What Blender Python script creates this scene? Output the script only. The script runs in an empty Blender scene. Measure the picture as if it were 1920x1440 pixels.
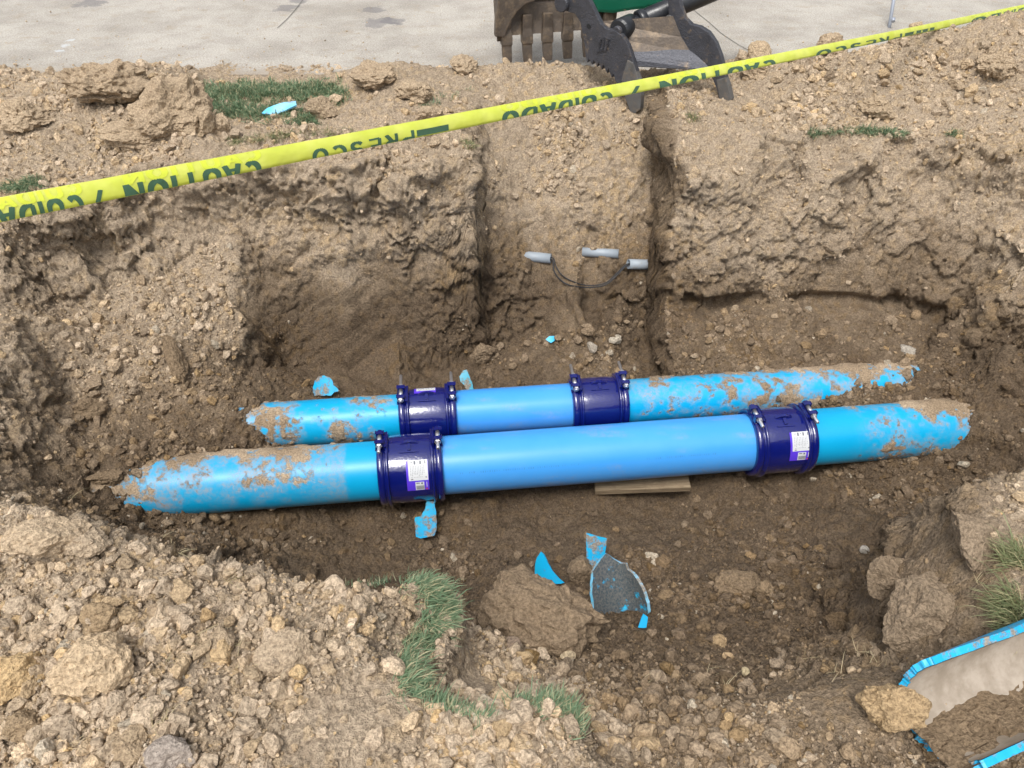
import bpy, bmesh, math, random
import numpy as np
from mathutils import Vector, Matrix, geometry

random.seed(7)
RNG = np.random.default_rng(11)
SC = bpy.context.scene
COL = SC.collection
R = math.radians

# ------------------------------------------------------------------ camera, sky, sun, exposure
CAM_Z, PITCH, FPX = 1.65, 40.0, 1450.0
cam = bpy.data.cameras.new('camera')
cam.sensor_width = 36.0
cam.lens = 36.0 * FPX / 1920.0
cam.clip_start = 0.05
cam.clip_end = 500.0
camo = bpy.data.objects.new('camera', cam)
camo.location = (0, 0, CAM_Z)
camo.rotation_euler = (R(90 - PITCH), 0, 0)
COL.objects.link(camo)
SC.camera = camo

SUN_EL, SUN_AZ = 62.0, 200.0            # azimuth clockwise from +Y
world = bpy.data.worlds.new('World')
SC.world = world
world.use_nodes = True
wt = world.node_tree
wt.nodes.clear()
w_out = wt.nodes.new('ShaderNodeOutputWorld')
w_bg = wt.nodes.new('ShaderNodeBackground')
w_sky = wt.nodes.new('ShaderNodeTexSky')
w_hsv = wt.nodes.new('ShaderNodeHueSaturation')
w_sky.sky_type = 'NISHITA'
w_sky.sun_disc = False
w_sky.sun_elevation = R(SUN_EL)
w_sky.sun_rotation = R(SUN_AZ)
w_sky.air_density = 1.0
w_sky.dust_density = 4.0
w_sky.ozone_density = 1.0
w_hsv.inputs['Saturation'].default_value = 0.22
w_bg.inputs['Strength'].default_value = 0.13
wt.links.new(w_sky.outputs[0], w_hsv.inputs['Color'])
wt.links.new(w_hsv.outputs[0], w_bg.inputs['Color'])
wt.links.new(w_bg.outputs[0], w_out.inputs['Surface'])

sun = bpy.data.lights.new('sun', 'SUN')
sun.energy = 1.5
sun.angle = R(20)
sun.color = (1.0, 0.965, 0.91)
suno = bpy.data.objects.new('sun', sun)
_sd = Vector((math.sin(R(SUN_AZ)) * math.cos(R(SUN_EL)), math.cos(R(SUN_AZ)) * math.cos(R(SUN_EL)), math.sin(R(SUN_EL))))
suno.rotation_euler = (-_sd).to_track_quat('-Z', 'Y').to_euler()
COL.objects.link(suno)

vs = SC.view_settings
vs.view_transform = 'Standard'
vs.look = 'None'
vs.gamma = 1.0
vs.use_curve_mapping = False
vs.exposure = 0.72
SC.cycles.use_denoising = True
SC.cycles.use_adaptive_sampling = True
SC.cycles.adaptive_threshold = 0.02
SC.cycles.max_bounces = 6
SC.cycles.diffuse_bounces = 3

# ------------------------------------------------------------------ helpers
CP, SP = math.cos(R(PITCH)), math.sin(R(PITCH))


def ray(u, v):
    a, b = (u - 960.0) / FPX, -(v - 720.0) / FPX
    return np.array([a, CP + b * SP, -SP + b * CP])


def PZ(u, v, z):
    d = ray(u, v)
    t = (z - CAM_Z) / d[2]
    return np.array([d[0] * t, d[1] * t, z])


def PD(u, v, depth):
    d = ray(u, v)
    return np.array([0, 0, CAM_Z]) + d * depth


def PP(u, v, p0, n):
    d = ray(u, v)
    c = np.array([0, 0, CAM_Z])
    t = np.dot(np.array(p0) - c, n) / np.dot(d, n)
    return c + d * t


def tag(o, label=None, cat=None, group=None, kind=None):
    if label: o['label'] = label
    if cat: o['category'] = cat
    if group: o['group'] = group
    if kind: o['kind'] = kind
    return o


def empty(name, loc=(0, 0, 0)):
    o = bpy.data.objects.new(name, None)
    o.empty_display_size = 0.05
    o.location = loc
    COL.objects.link(o)
    return o


def mesh_obj(name, verts, faces, mat=None, parent=None, smooth=False):
    me = bpy.data.meshes.new(name)
    me.from_pydata([tuple(map(float, v)) for v in verts], [], [tuple(map(int, f)) for f in faces])
    if smooth:
        me.polygons.foreach_set('use_smooth', [True] * len(me.polygons))
    me.update()
    o = bpy.data.objects.new(name, me)
    if mat: me.materials.append(mat)
    COL.objects.link(o)
    if parent is not None:
        o.parent = parent
    return o


def bm_obj(name, bm, mat=None, parent=None, smooth=False):
    me = bpy.data.meshes.new(name)
    bmesh.ops.recalc_face_normals(bm, faces=bm.faces[:])
    bm.to_mesh(me)
    bm.free()
    if smooth:
        me.polygons.foreach_set('use_smooth', [True] * len(me.polygons))
    o = bpy.data.objects.new(name, me)
    if mat: me.materials.append(mat)
    COL.objects.link(o)
    if parent is not None:
        o.parent = parent
    return o


def np_mesh(name, co, quads, mat, smooth=True):
    """co (N,3), quads (M,4) -> fast mesh"""
    me = bpy.data.meshes.new(name)
    n, m = len(co), len(quads)
    k = quads.shape[1]
    me.vertices.add(n)
    me.vertices.foreach_set('co', co.astype(np.float32).ravel())
    me.loops.add(m * k)
    me.loops.foreach_set('vertex_index', quads.astype(np.int32).ravel())
    me.polygons.add(m)
    me.polygons.foreach_set('loop_start', np.arange(0, m * k, k, dtype=np.int32))
    me.polygons.foreach_set('loop_total', np.full(m, k, dtype=np.int32))
    if smooth:
        me.polygons.foreach_set('use_smooth', np.ones(m, dtype=bool))
    me.materials.append(mat)
    me.update()
    o = bpy.data.objects.new(name, me)
    COL.objects.link(o)
    return o


def fattr(me, name, data, domain='POINT'):
    a = me.attributes.new(name, 'FLOAT', domain)
    a.data.foreach_set('value', np.asarray(data, dtype=np.float32).ravel())


# ------------------------------------------------------------------ numpy noise
def _hash(ix, iy, iz, seed):
    h = (ix.astype(np.uint32) * np.uint32(374761393) + iy.astype(np.uint32) * np.uint32(668265263)
         + iz.astype(np.uint32) * np.uint32(2147483647) + np.uint32((seed * 974634777) & 0xFFFFFFFF))
    h = (h ^ (h >> np.uint32(13))) * np.uint32(1274126177)
    h = h ^ (h >> np.uint32(16))
    h = h * np.uint32(2246822519)
    return h ^ (h >> np.uint32(15))


def vnoise(p, scale, seed=0):
    """smooth value noise, -1..1; scale = feature size in metres"""
    q = (p / scale).astype(np.float32)
    i = np.floor(q).astype(np.int32)
    f = q - i
    w = f * f * f * (f * (f * 6 - 15) + 10)
    out = np.zeros(len(p), np.float32)
    for dx in (0, 1):
        wx = w[:, 0] if dx else 1 - w[:, 0]
        for dy in (0, 1):
            wy = w[:, 1] if dy else 1 - w[:, 1]
            for dz in (0, 1):
                wz = w[:, 2] if dz else 1 - w[:, 2]
                h = _hash(i[:, 0] + dx, i[:, 1] + dy, i[:, 2] + dz, seed)
                out += wx * wy * wz * (h.astype(np.float32) * np.float32(2.0 / 4294967295.0) - 1)
    return out


def fbm(p, scale, octv=3, seed=0, gain=0.5):
    out = np.zeros(len(p), np.float32)
    a, tot = 1.0, 0.0
    for k in range(octv):
        out += a * vnoise(p, scale, seed + k * 17)
        tot += a
        a *= gain
        scale *= 0.5
    return out / tot


def worley(p, scale, seed=0, tilt=True):
    """nearest-cell blocks: returns F1, F2-F1, random per cell, tilted facet height"""
    q = (p / scale).astype(np.float32)
    b = np.floor(q - 0.5).astype(np.int32)
    n = len(p)
    f1 = np.full(n, 9, np.float32)
    f2 = np.full(n, 9, np.float32)
    rid = np.zeros(n, np.float32)
    fac = np.zeros(n, np.float32)
    inv = np.float32(1 / 65535.0)
    for dx in (0, 1):
        for dy in (0, 1):
            for dz in (0, 1):
                ix, iy, iz = b[:, 0] + dx, b[:, 1] + dy, b[:, 2] + dz
                h = _hash(ix, iy, iz, seed)
                h2 = _hash(ix, iy, iz, seed + 31)
                ox = q[:, 0] - (ix + 0.5 + ((h & np.uint32(65535)).astype(np.float32) * inv - .5) * .85)
                oy = q[:, 1] - (iy + 0.5 + ((h >> np.uint32(16)).astype(np.float32) * inv - .5) * .85)
                oz = q[:, 2] - (iz + 0.5 + ((h2 & np.uint32(65535)).astype(np.float32) * inv - .5) * .85)
                d = np.sqrt(ox * ox + oy * oy + oz * oz)
                near = d < f1
                f2 = np.where(near, f1, np.minimum(f2, d))
                f1 = np.where(near, d, f1)
                r = (h2 >> np.uint32(16)).astype(np.float32) * inv
                rid = np.where(near, r, rid)
                if tilt:
                    h3 = _hash(ix, iy, iz, seed + 57)
                    tx = (h3 & np.uint32(1023)).astype(np.float32) / 511.5 - 1
                    ty = ((h3 >> np.uint32(10)) & np.uint32(1023)).astype(np.float32) / 511.5 - 1
                    tz = ((h3 >> np.uint32(20)) & np.uint32(1023)).astype(np.float32) / 511.5 - 1
                    fac = np.where(near, (ox * tx + oy * ty + oz * tz), fac)
    return f1, f2 - f1, rid, fac


def sstep(a, b, x):
    t = np.clip((x - a) / (b - a), 0, 1)
    return t * t * (3 - 2 * t)


# ------------------------------------------------------------------ materials
class NT:
    def __init__(self, name):
        self.m = bpy.data.materials.new(name)
        self.m.use_nodes = True
        self.t = self.m.node_tree
        self.t.nodes.clear()
        self.out = self.t.nodes.new('ShaderNodeOutputMaterial')

    def n(self, typ, **kw):
        nd = self.t.nodes.new('ShaderNode' + typ)
        for k, v in kw.items():
            if k.startswith('_'):
                setattr(nd, k[1:], v)
        return nd

    def l(self, a, b):
        self.t.links.new(a, b)

    def set(self, sock, v):
        if hasattr(v, 'is_output') or isinstance(v, bpy.types.NodeSocket):
            self.l(v, sock)
        else:
            sock.default_value = v

    def noise(self, vec, scale, detail=4, rough=.6, dist=0.0):
        nd = self.n('TexNoise')
        self.l(vec, nd.inputs['Vector'])
        nd.inputs['Scale'].default_value = scale
        nd.inputs['Detail'].default_value = detail
        nd.inputs['Roughness'].default_value = rough
        nd.inputs['Distortion'].default_value = dist
        return nd.outputs['Fac']

    def voro(self, vec, scale, feature='F1', out='Distance', rnd=1.0):
        nd = self.n('TexVoronoi', _feature=feature)
        self.l(vec, nd.inputs['Vector'])
        nd.inputs['Scale'].default_value = scale
        nd.inputs['Randomness'].default_value = rnd
        return nd.outputs[out]

    def ramp(self, fac, a, b, lo=0.0, hi=1.0):
        nd = self.n('MapRange', _interpolation_type='SMOOTHSTEP')
        self.l(fac, nd.inputs['Value'])
        nd.inputs['From Min'].default_value = a
        nd.inputs['From Max'].default_value = b
        nd.inputs['To Min'].default_value = lo
        nd.inputs['To Max'].default_value = hi
        return nd.outputs['Result']

    def math(self, op, a, b=None, clamp=False):
        nd = self.n('Math', _operation=op, _use_clamp=clamp)
        self.set(nd.inputs[0], a)
        if b is not None: self.set(nd.inputs[1], b)
        return nd.outputs[0]

    def mix(self, fac, a, b, blend='MIX'):
        nd = self.n('Mix', _data_type='RGBA', _blend_type=blend)
        self.set(nd.inputs['Factor'], fac)
        self.set(nd.inputs[6], a)
        self.set(nd.inputs[7], b)
        return nd.outputs[2]

    def attr(self, name, typ='GEOMETRY'):
        nd = self.n('Attribute', _attribute_name=name, _attribute_type=typ)
        return nd.outputs['Fac']

    def bump(self, h, dist, strength=1.0, normal=None):
        nd = self.n('Bump')
        nd.inputs['Distance'].default_value = dist
        nd.inputs['Strength'].default_value = strength
        self.l(h, nd.inputs['Height'])
        if normal is not None: self.l(normal, nd.inputs['Normal'])
        return nd.outputs['Normal']

    def bsdf(self, color, rough=.5, normal=None, spec=.5, metal=0.0, **kw):
        nd = self.n('BsdfPrincipled')
        self.set(nd.inputs['Base Color'], color)
        self.set(nd.inputs['Roughness'], rough)
        self.set(nd.inputs['Metallic'], metal)
        self.set(nd.inputs['Specular IOR Level'], spec)
        for k, v in kw.items():
            self.set(nd.inputs[k], v)
        if normal is not None: self.l(normal, nd.inputs['Normal'])
        self.l(nd.outputs[0], self.out.inputs['Surface'])
        return nd


def c4(r, g, b):
    return (r, g, b, 1.0)


def srgb(r, g, b):
    f = lambda c: (c / 255 / 12.92) if c / 255 <= .04045 else ((c / 255 + .055) / 1.055) ** 2.4
    return (f(r), f(g), f(b), 1.0)


DRY, MID, DAMP = (.425, .338, .248), (.250, .189, .130), (.143, .104, .070)


def soil_rgb(m, ochre, v):
    """numpy: moisture 0..1 -> rgb, ochre 0..1 streaks, v brightness factor"""
    d, k, w = (np.array(c, np.float32) for c in (DRY, MID, DAMP))
    a = sstep(.02, .50, m)[:, None]
    b = sstep(.42, .95, m)[:, None]
    c = d + (k - d) * a
    c = c + (w - c) * b
    o = np.array((1.10, .98, .72), np.float32)
    c = c * (1 + (o - 1) * ochre[:, None])
    return c * v[:, None]


def make_soil(name, instanced=False):
    N = NT(name)
    vec = N.n('NewGeometry').outputs['Position']
    at = N.n('Attribute', _attribute_name='rgb', _attribute_type='INSTANCER' if instanced else 'GEOMETRY')
    c = at.outputs['Vector']
    n4 = N.noise(vec, 110, 3.5, .72)
    c = N.mix(1.0, c, N.mix(N.ramp(n4, .28, .72), c4(.62, .61, .60), c4(1.40, 1.40, 1.38)), 'MULTIPLY')
    nrm = N.bump(n4, .018 if not instanced else .012, 1.0)
    N.bsdf(c, .95, nrm, spec=.15)
    return N.m


M_SOIL = make_soil('soil')
M_CLOD = make_soil('soil_clod', True)


def make_plain(name, col, rough=.5, metal=0.0, var=.12, vscale=30, bump=.0006, spec=.5, coat=0.0, dirt=0.0):
    N = NT(name)
    tc = N.n('TexCoord')
    vec = N.n('NewGeometry').outputs['Position']
    n = N.noise(vec, vscale, 5, .6)
    c = N.mix(1.0, col, N.mix(n, c4(1 - var, 1 - var, 1 - var), c4(1 + var, 1 + var, 1 + var)), 'MULTIPLY')
    if dirt:
        n2 = N.noise(vec, 16, 6, .7)
        c = N.mix(N.ramp(n2, .62 - .25 * dirt, .78, 0, .85), c, c4(.27, .20, .13))
    r = N.ramp(n, .2, .8, max(rough - .08, .02), min(rough + .1, 1))
    b = N.noise(vec, vscale * 6, 3, .6)
    kw = {'Coat Weight': coat} if coat else {}
    N.bsdf(c, r, N.bump(b, bump, 1.0), spec=spec, metal=metal, **kw)
    return N.m


# ------------------------------------------------------------------ terrain: control points -> TIN -> grid
CPTS = []


def px(*pts):
    for (u, v, z) in pts:
        CPTS.append(PZ(u, v, z))


def wd(*pts):
    for p in pts:
        CPTS.append(np.array(p, float))


NEAR_LIP = [(0, 945, .05), (100, 960, .09), (200, 1003, .06), (320, 1035, .04), (430, 1062, .02), (530, 1082, .0),
            (620, 1098, .0), (700, 1095, .0), (770, 1083, 0), (820, 1095, -.02), (845, 1130, -.03)]
px(*NEAR_LIP)
for (u, v, z) in NEAR_LIP:                       # foot of the near wall, hidden behind its lip
    p = PZ(u, v, z)
    k = min(1, max(0, (u - 600) / 250))
    CPTS.append(np.array([p[0] * 1.02, p[1] + .20, -1.12 + .22 * k + {0: .70, 100: .40, 200: .12}.get(u, 0)]))
    CPTS.append(np.array([p[0], p[1] + .06, z - .18]))
px((830, 1185, -.03), (790, 1215, -.02), (745, 1260, 0), (750, 1290, 0), (800, 1315, 0), (850, 1340, 0),
   (910, 1355, 0), (970, 1330, -.02), (1030, 1318, -.03), (1075, 1350, -.03), (1088, 1390, -.02), (1100, 1440, -.02))
px((100, 1200, .07), (300, 1150, .05), (500, 1200, .03), (300, 1350, .06), (600, 1350, .01), (100, 1050, .08), (650, 1180, .02))
wd((.2, .3, 0), (-.5, .3, 0), (-2.5, .3, .05), (-2.5, 1.2, .05), (-5, -1, .05), (-5, 2, 0), (5, -1, 0), (5, 2.5, .05), (0, -1, 0))
# slab and hollow right of the grass lip, ramp
px((870, 1150, -.72), (885, 1200, -.52), (815, 1228, -.22), (790, 1262, -.16), (840, 1300, -.13), (905, 1335, -.10), (960, 1300, -.20),
   (890, 1255, -.27), (1000, 1285, -.28), (1100, 1310, -.28), (1110, 1380, -.17), (1125, 1430, -.13))
px((1000, 1220, -.5), (1150, 1220, -.55), (1300, 1150, -.85), (1300, 1230, -.55), (1250, 1320, -.33), (1250, 1430, -.16),
   (1500, 1140, -.80), (1450, 1220, -.58), (1560, 1190, -.66), (1660, 1235, -.52), (1400, 1285, -.42))
px((1320, 1350, -.20), (1420, 1312, -.18), (1500, 1292, -.17), (1600, 1272, -.15), (1690, 1258, -.13))       # smooth ridge
px((1560, 1360, -.13), (1600, 1430, -.12), (1450, 1430, -.13), (1700, 1435, -.13), (1690, 1330, -.12))
wd((.98, .86, -.20), (1.12, .90, -.22), (1.30, .98, -.22), (1.5, 1.05, -.22), (1.12, 1.0, -.18), (1.4, 1.12, -.12), (1.05, .76, -.20), (1.3, .82, -.21), (1.6, .9, -.2), (1.1, .68, -.15), (1.4, .74, -.14), (1.6, 1.2, -.03))
wd((.6, .3, -.1), (1.2, .3, -.05), (1.3, .7, -.03))
# right near bank
wd((1.33, 1.42, -.06), (1.34, 1.18, -.04), (1.36, 1.56, -.07), (1.7, 1.66, -.04), (2.2, 1.85, 0), (3, 2.2, .02))
wd((1.8, 1.2, 0), (2.4, 1.0, 0))
wd((1.40, 1.72, -.45), (1.55, 1.90, -1.05), (1.8, 1.80, -.5), (2.1, 2.06, -.95), (2.35, 2.0, -.4), (2.7, 2.3, -.6), (1.32, 1.66, -.3))
px((1700, 1045, -.27), (1760, 1033, -.20), (1830, 1035, -.12), (1690, 1100, -.30), (1697, 1160, -.29), (1725, 1215, -.27), (1780, 1110, -.17), (1790, 1180, -.18),
   (1625, 1100, -.54), (1625, 1160, -.46), (1650, 1228, -.40), (1635, 1060, -.62))
wd((1.12, 1.70, -.84), (1.30, 1.68, -.62), (1.45, 1.80, -.8))
# pit floor
px((400, 1000, -1.16), (500, 1015, -1.20), (700, 1020, -1.25), (900, 1000, -1.27), (1100, 980, -1.27), (1300, 960, -1.27), (1500, 940, -1.25),
   (1650, 930, -1.22), (1750, 900, -1.15), (700, 1080, -1.2), (600, 1075, -1.2), (850, 1080, -1.14), (1000, 1040, -1.18), (1200, 1060, -1.15), (1400, 1060, -1.15),
   (1550, 1020, -1.15), (1650, 1000, -1.08), (950, 1110, -.95), (1200, 1120, -.95), (1450, 1110, -.95))
wd((-.8, 2.5, -1.26), (0, 2.6, -1.28), (.8, 2.68, -1.28), (1.5, 2.76, -1.25))
# pipe ends: between and around
wd((-1.2, 3.02, -.93), (-1.0, 3.08, -.97), (-.6, 3.14, -1.05), (0, 3.2, -1.08), (.5, 3.25, -1.08))
wd((-1.22, 2.66, -.96), (-.95, 2.72, -1.08), (0, 2.78, -1.25), (1.0, 2.88, -1.2), (1.35, 2.92, -1.0), (1.8, 2.97, -.92))
wd((-1.45, 2.82, -.82), (-1.27, 2.85, -.85), (-1.28, 2.75, -.87), (-1.19, 2.75, -1.0), (-1.18, 2.94, -.95), (-1.34, 2.96, -.84), (-1.62, 2.64, -.83), (-1.46, 2.60, -.86), (-1.90, 2.44, -.80), (-1.76, 2.43, -.82), (-1.84, 2.28, -.86), (-1.70, 2.28, -.95), (-1.66, 2.24, -1.03), (-1.56, 2.22, -1.11), (-1.56, 2.54, -.85), (-1.66, 2.46, -.83), (-1.3, 2.28, -1.17), (-.8, 2.32, -1.23))
wd((1.3, 3.14, -.91), (1.7, 3.24, -.90), (2.17, 3.2, -.86), (1.95, 3.14, -.935), (1.6, 3.0, -.98), (2.1, 3.02, -.9))
wd((2.32, 2.85, -.82), (2.27, 2.74, -.88), (2.45, 2.8, -.80), (2.16, 2.67, -1.02), (2.0, 2.61, -1.13), (2.15, 2.97, -.88), (2.2, 2.5, -1.08), (2.42, 2.60, -.86), (2.0, 2.98, -.92), (2.3, 2.4, -1.0))
# left end of the pit and loose heap
px((30, 900, -.66), (0, 840, -.56), (200, 950, -1.0), (130, 935, -.85), (0, 690, -.40), (25, 640, -.38), (45, 590, -.40), (85, 690, -.57),
   (60, 780, -.62), (150, 820, -.80), (150, 710, -.66), (250, 820, -.86), (10, 765, -.50), (90, 870, -.73))
px((120, 600, -.54), (200, 565, -.50), (300, 548, -.49), (400, 565, -.55), (470, 600, -.64), (300, 650, -.62), (200, 650, -.62), (420, 680, -.76),
   (500, 690, -.92), (350, 760, -.80), (450, 760, -.88))
wd((-2.45, 2.3, -.22), (-2.9, 2.0, -.03), (-2.9, 2.8, -.06), (-2.6, 3.3, -.02), (-2.4, 1.75, -.02), (-3.5, 3.0, 0))
# far wall, left block
FAR_TOP = [(0, 400, -.02), (100, 372, 0), (180, 335, 0), (280, 305, 0), (350, 302, 0), (430, 290, .01), (560, 302, 0), (640, 312, 0), (760, 308, 0), (860, 288, .0), (893, 283, 0)]
px(*FAR_TOP)
px((0, 560, -.34), (100, 555, -.44), (200, 535, -.465), (300, 522, -.47))
px((345, 500, -.46), (430, 565, -.59), (500, 632, -.78), (555, 690, -1.04), (650, 700, -1.08), (800, 700, -1.1), (900, 692, -1.1))
px((700, 390, -.21), (800, 395, -.23), (700, 500, -.53), (820, 520, -.60), (550, 440, -.36), (450, 410, -.28), (600, 600, -.80), (300, 410, -.25), (150, 440, -.2), (750, 610, -.85))
wd((-.20, 3.735, 0), (-.2, 4.0, .02), (-.2, 4.4, .05), (-.2, 4.65, .08), (-.205, 3.64, -.27), (-.205, 3.58, -.6))
# centre slot
wd((-.14, 4.3, -.12), (-.14, 4.05, -.28), (-.13, 3.88, -.48), (-.13, 3.76, -.75), (-.15, 3.68, -1.0), (-.17, 3.5, -1.09))
px((1000, 612, -1.02), (1100, 605, -1.02), (1165, 602, -1.03), (960, 548, -.80), (1080, 548, -.79), (1165, 545, -.79),
   (1000, 490, -.70), (1100, 480, -.69), (1165, 490, -.7), (1000, 400, -.48), (1100, 400, -.48), (1000, 300, -.25), (1100, 300, -.25),
   (1000, 200, -.02), (1110, 215, -.06), (960, 118, .14), (1050, 112, .14), (1150, 130, .06))
wd((.80, 3.66, -1.06), (.80, 3.80, -.82), (.81, 4.0, -.68), (.82, 4.3, -.28), (.84, 4.55, -.04))
wd((.885, 4.04, .0), (.885, 4.3, .03), (.90, 4.6, .08), (.95, 4.75, .12), (.865, 3.89, -.20), (.85, 3.77, -.40), (.84, 3.66, -.64), (.835, 3.60, -.78))
# bench right, its left face
wd((.82, 3.5, -.82), (.825, 3.35, -.85), (.83, 3.22, -.87), (.84, 3.12, -.90))
wd((.785, 3.58, -1.09), (.785, 3.4, -1.11), (.79, 3.25, -1.11), (.80, 3.13, -1.10))
px((1300, 592, -.81), (1500, 588, -.8), (1650, 588, -.8), (1310, 690, -.9), (1500, 650, -.86), (1700, 650, -.83), (1800, 680, -.83))
# right wall
px((1285, 577, -.795), (1400, 576, -.79), (1500, 576, -.79), (1600, 576, -.79), (1680, 577, -.79))
px((1290, 258, 0), (1400, 248, .02), (1510, 246, .01), (1650, 250, .01), (1800, 252, .03), (1920, 262, .06))
px((1300, 430, -.40), (1450, 430, -.40), (1600, 440, -.43), (1400, 345, -.16), (1540, 345, -.16), (1660, 350, -.17), (1300, 345, -.16), (1450, 530, -.66), (1600, 530, -.66))
px((1780, 620, -.82), (1870, 690, -.85), (1900, 775, -.92), (1715, 500, -.57), (1820, 560, -.59), (1900, 640, -.61), (1935, 710, -.72),
   (1750, 400, -.32), (1850, 420, -.30), (1930, 480, -.28))
wd((2.75, 2.75, -.7), (3.1, 2.7, -.3), (3.2, 3.2, -.15), (3.5, 4, .15), (3.3, 2.4, -.05))
# spoil heap upper right
px((1395, 108, .12), (1500, 120, .2), (1600, 100, .25), (1700, 70, .32), (1800, 50, .38), (1900, 25, .45), (1600, 180, .08), (1500, 200, .04),
   (1400, 170, .06), (1800, 160, .15), (1910, 150, .2), (1320, 160, .05))
wd((3.6, 4.7, .5), (1.5, 5.0, .06), (2.2, 5.0, .12), (3.0, 5.02, .2), (4, 5.0, .3), (.3, 5.0, .06), (-.1, 5.0, .05), (.8, 5.0, .05))
# far left ground
px((700, 115, .15), (640, 172, .05), (390, 180, .02), (520, 185, .0), (640, 190, .03), (520, 165, 0), (520, 215, .03), (400, 215, .03), (450, 245, .04), (600, 250, .03),
   (700, 200, .11), (800, 170, .11), (860, 130, .11), (750, 250, .05), (860, 235, .05))
px((180, 120, .22), (250, 126, .21), (330, 142, .14), (150, 160, .2), (300, 200, .12), (200, 230, .1), (100, 200, .13), (0, 170, .10), (50, 250, .07),
   (250, 272, .03), (350, 252, .09), (60, 330, .01), (-150, 200, .12))
for x in np.arange(-5, 5.1, .5):
    wd((x, 5.12, -.015), (x, 5.7, -.06))

GX0, GY0, GD = -5.0, -1.0, .01
GNX, GNY = 1001, 671


def build_tin():
    P = np.array(CPTS)
    uniq, seen = [], set()
    for p in P:
        k = (round(p[0], 3), round(p[1], 3))
        if k not in seen:
            seen.add(k)
            uniq.append(p)
    P = np.array(uniq)
    vco, e, f, ov, oe, of = geometry.delaunay_2d_cdt([Vector((p[0], p[1])) for p in P], [], [], 0, 1e-5)
    zz = np.array([P[o[0]][2] for o in ov])
    xy = np.array([[v.x, v.y] for v in vco])
    H = np.full((GNY, GNX), np.nan)
    for t in f:
        a, b, c = t
        A, B, C = xy[a], xy[b], xy[c]
        x0, x1 = min(A[0], B[0], C[0]), max(A[0], B[0], C[0])
        y0, y1 = min(A[1], B[1], C[1]), max(A[1], B[1], C[1])
        i0, i1 = max(0, int((x0 - GX0) / GD)), min(GNX - 1, int((x1 - GX0) / GD) + 1)
        j0, j1 = max(0, int((y0 - GY0) / GD)), min(GNY - 1, int((y1 - GY0) / GD) + 1)
        if i1 < i0 or j1 < j0: continue
        X, Y = np.meshgrid(GX0 + np.arange(i0, i1 + 1) * GD, GY0 + np.arange(j0, j1 + 1) * GD)
        d = (B[1] - C[1]) * (A[0] - C[0]) + (C[0] - B[0]) * (A[1] - C[1])
        if abs(d) < 1e-12: continue
        l0 = ((B[1] - C[1]) * (X - C[0]) + (C[0] - B[0]) * (Y - C[1])) / d
        l1 = ((C[1] - A[1]) * (X - C[0]) + (A[0] - C[0]) * (Y - C[1])) / d
        l2 = 1 - l0 - l1
        ins = (l0 > -1e-6) & (l1 > -1e-6) & (l2 > -1e-6)
        sub = H[j0:j1 + 1, i0:i1 + 1]
        sub[ins] = (l0 * zz[a] + l1 * zz[b] + l2 * zz[c])[ins]
    H[np.isnan(H)] = 0.0
    k = np.exp(-.5 * (np.arange(-6, 7) / 1.25) ** 2)
    k /= k.sum()
    Hp = np.pad(H, 6, mode='edge')
    Hp = sum(k[i] * Hp[:, i:i + GNX] for i in range(13))
    Hp = sum(k[i] * Hp[i:i + GNY] for i in range(13))
    return Hp


HGT = build_tin()


def bil(A, x, y):
    fx = np.clip((x - GX0) / GD, 0, GNX - 1.001)
    fy = np.clip((y - GY0) / GD, 0, GNY - 1.001)
    i, j = fx.astype(int), fy.astype(int)
    a, b = fx - i, fy - j
    return (A[j, i] * (1 - a) + A[j, i + 1] * a) * (1 - b) + (A[j + 1, i] * (1 - a) + A[j + 1, i + 1] * a) * b


NC, NR = 1000, 960
Y0C = 1.38


def blob(p, c, r):
    d = np.linalg.norm(p - np.array(c)[None, :], axis=1)
    return sstep(1.0, .35, d / r)


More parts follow.
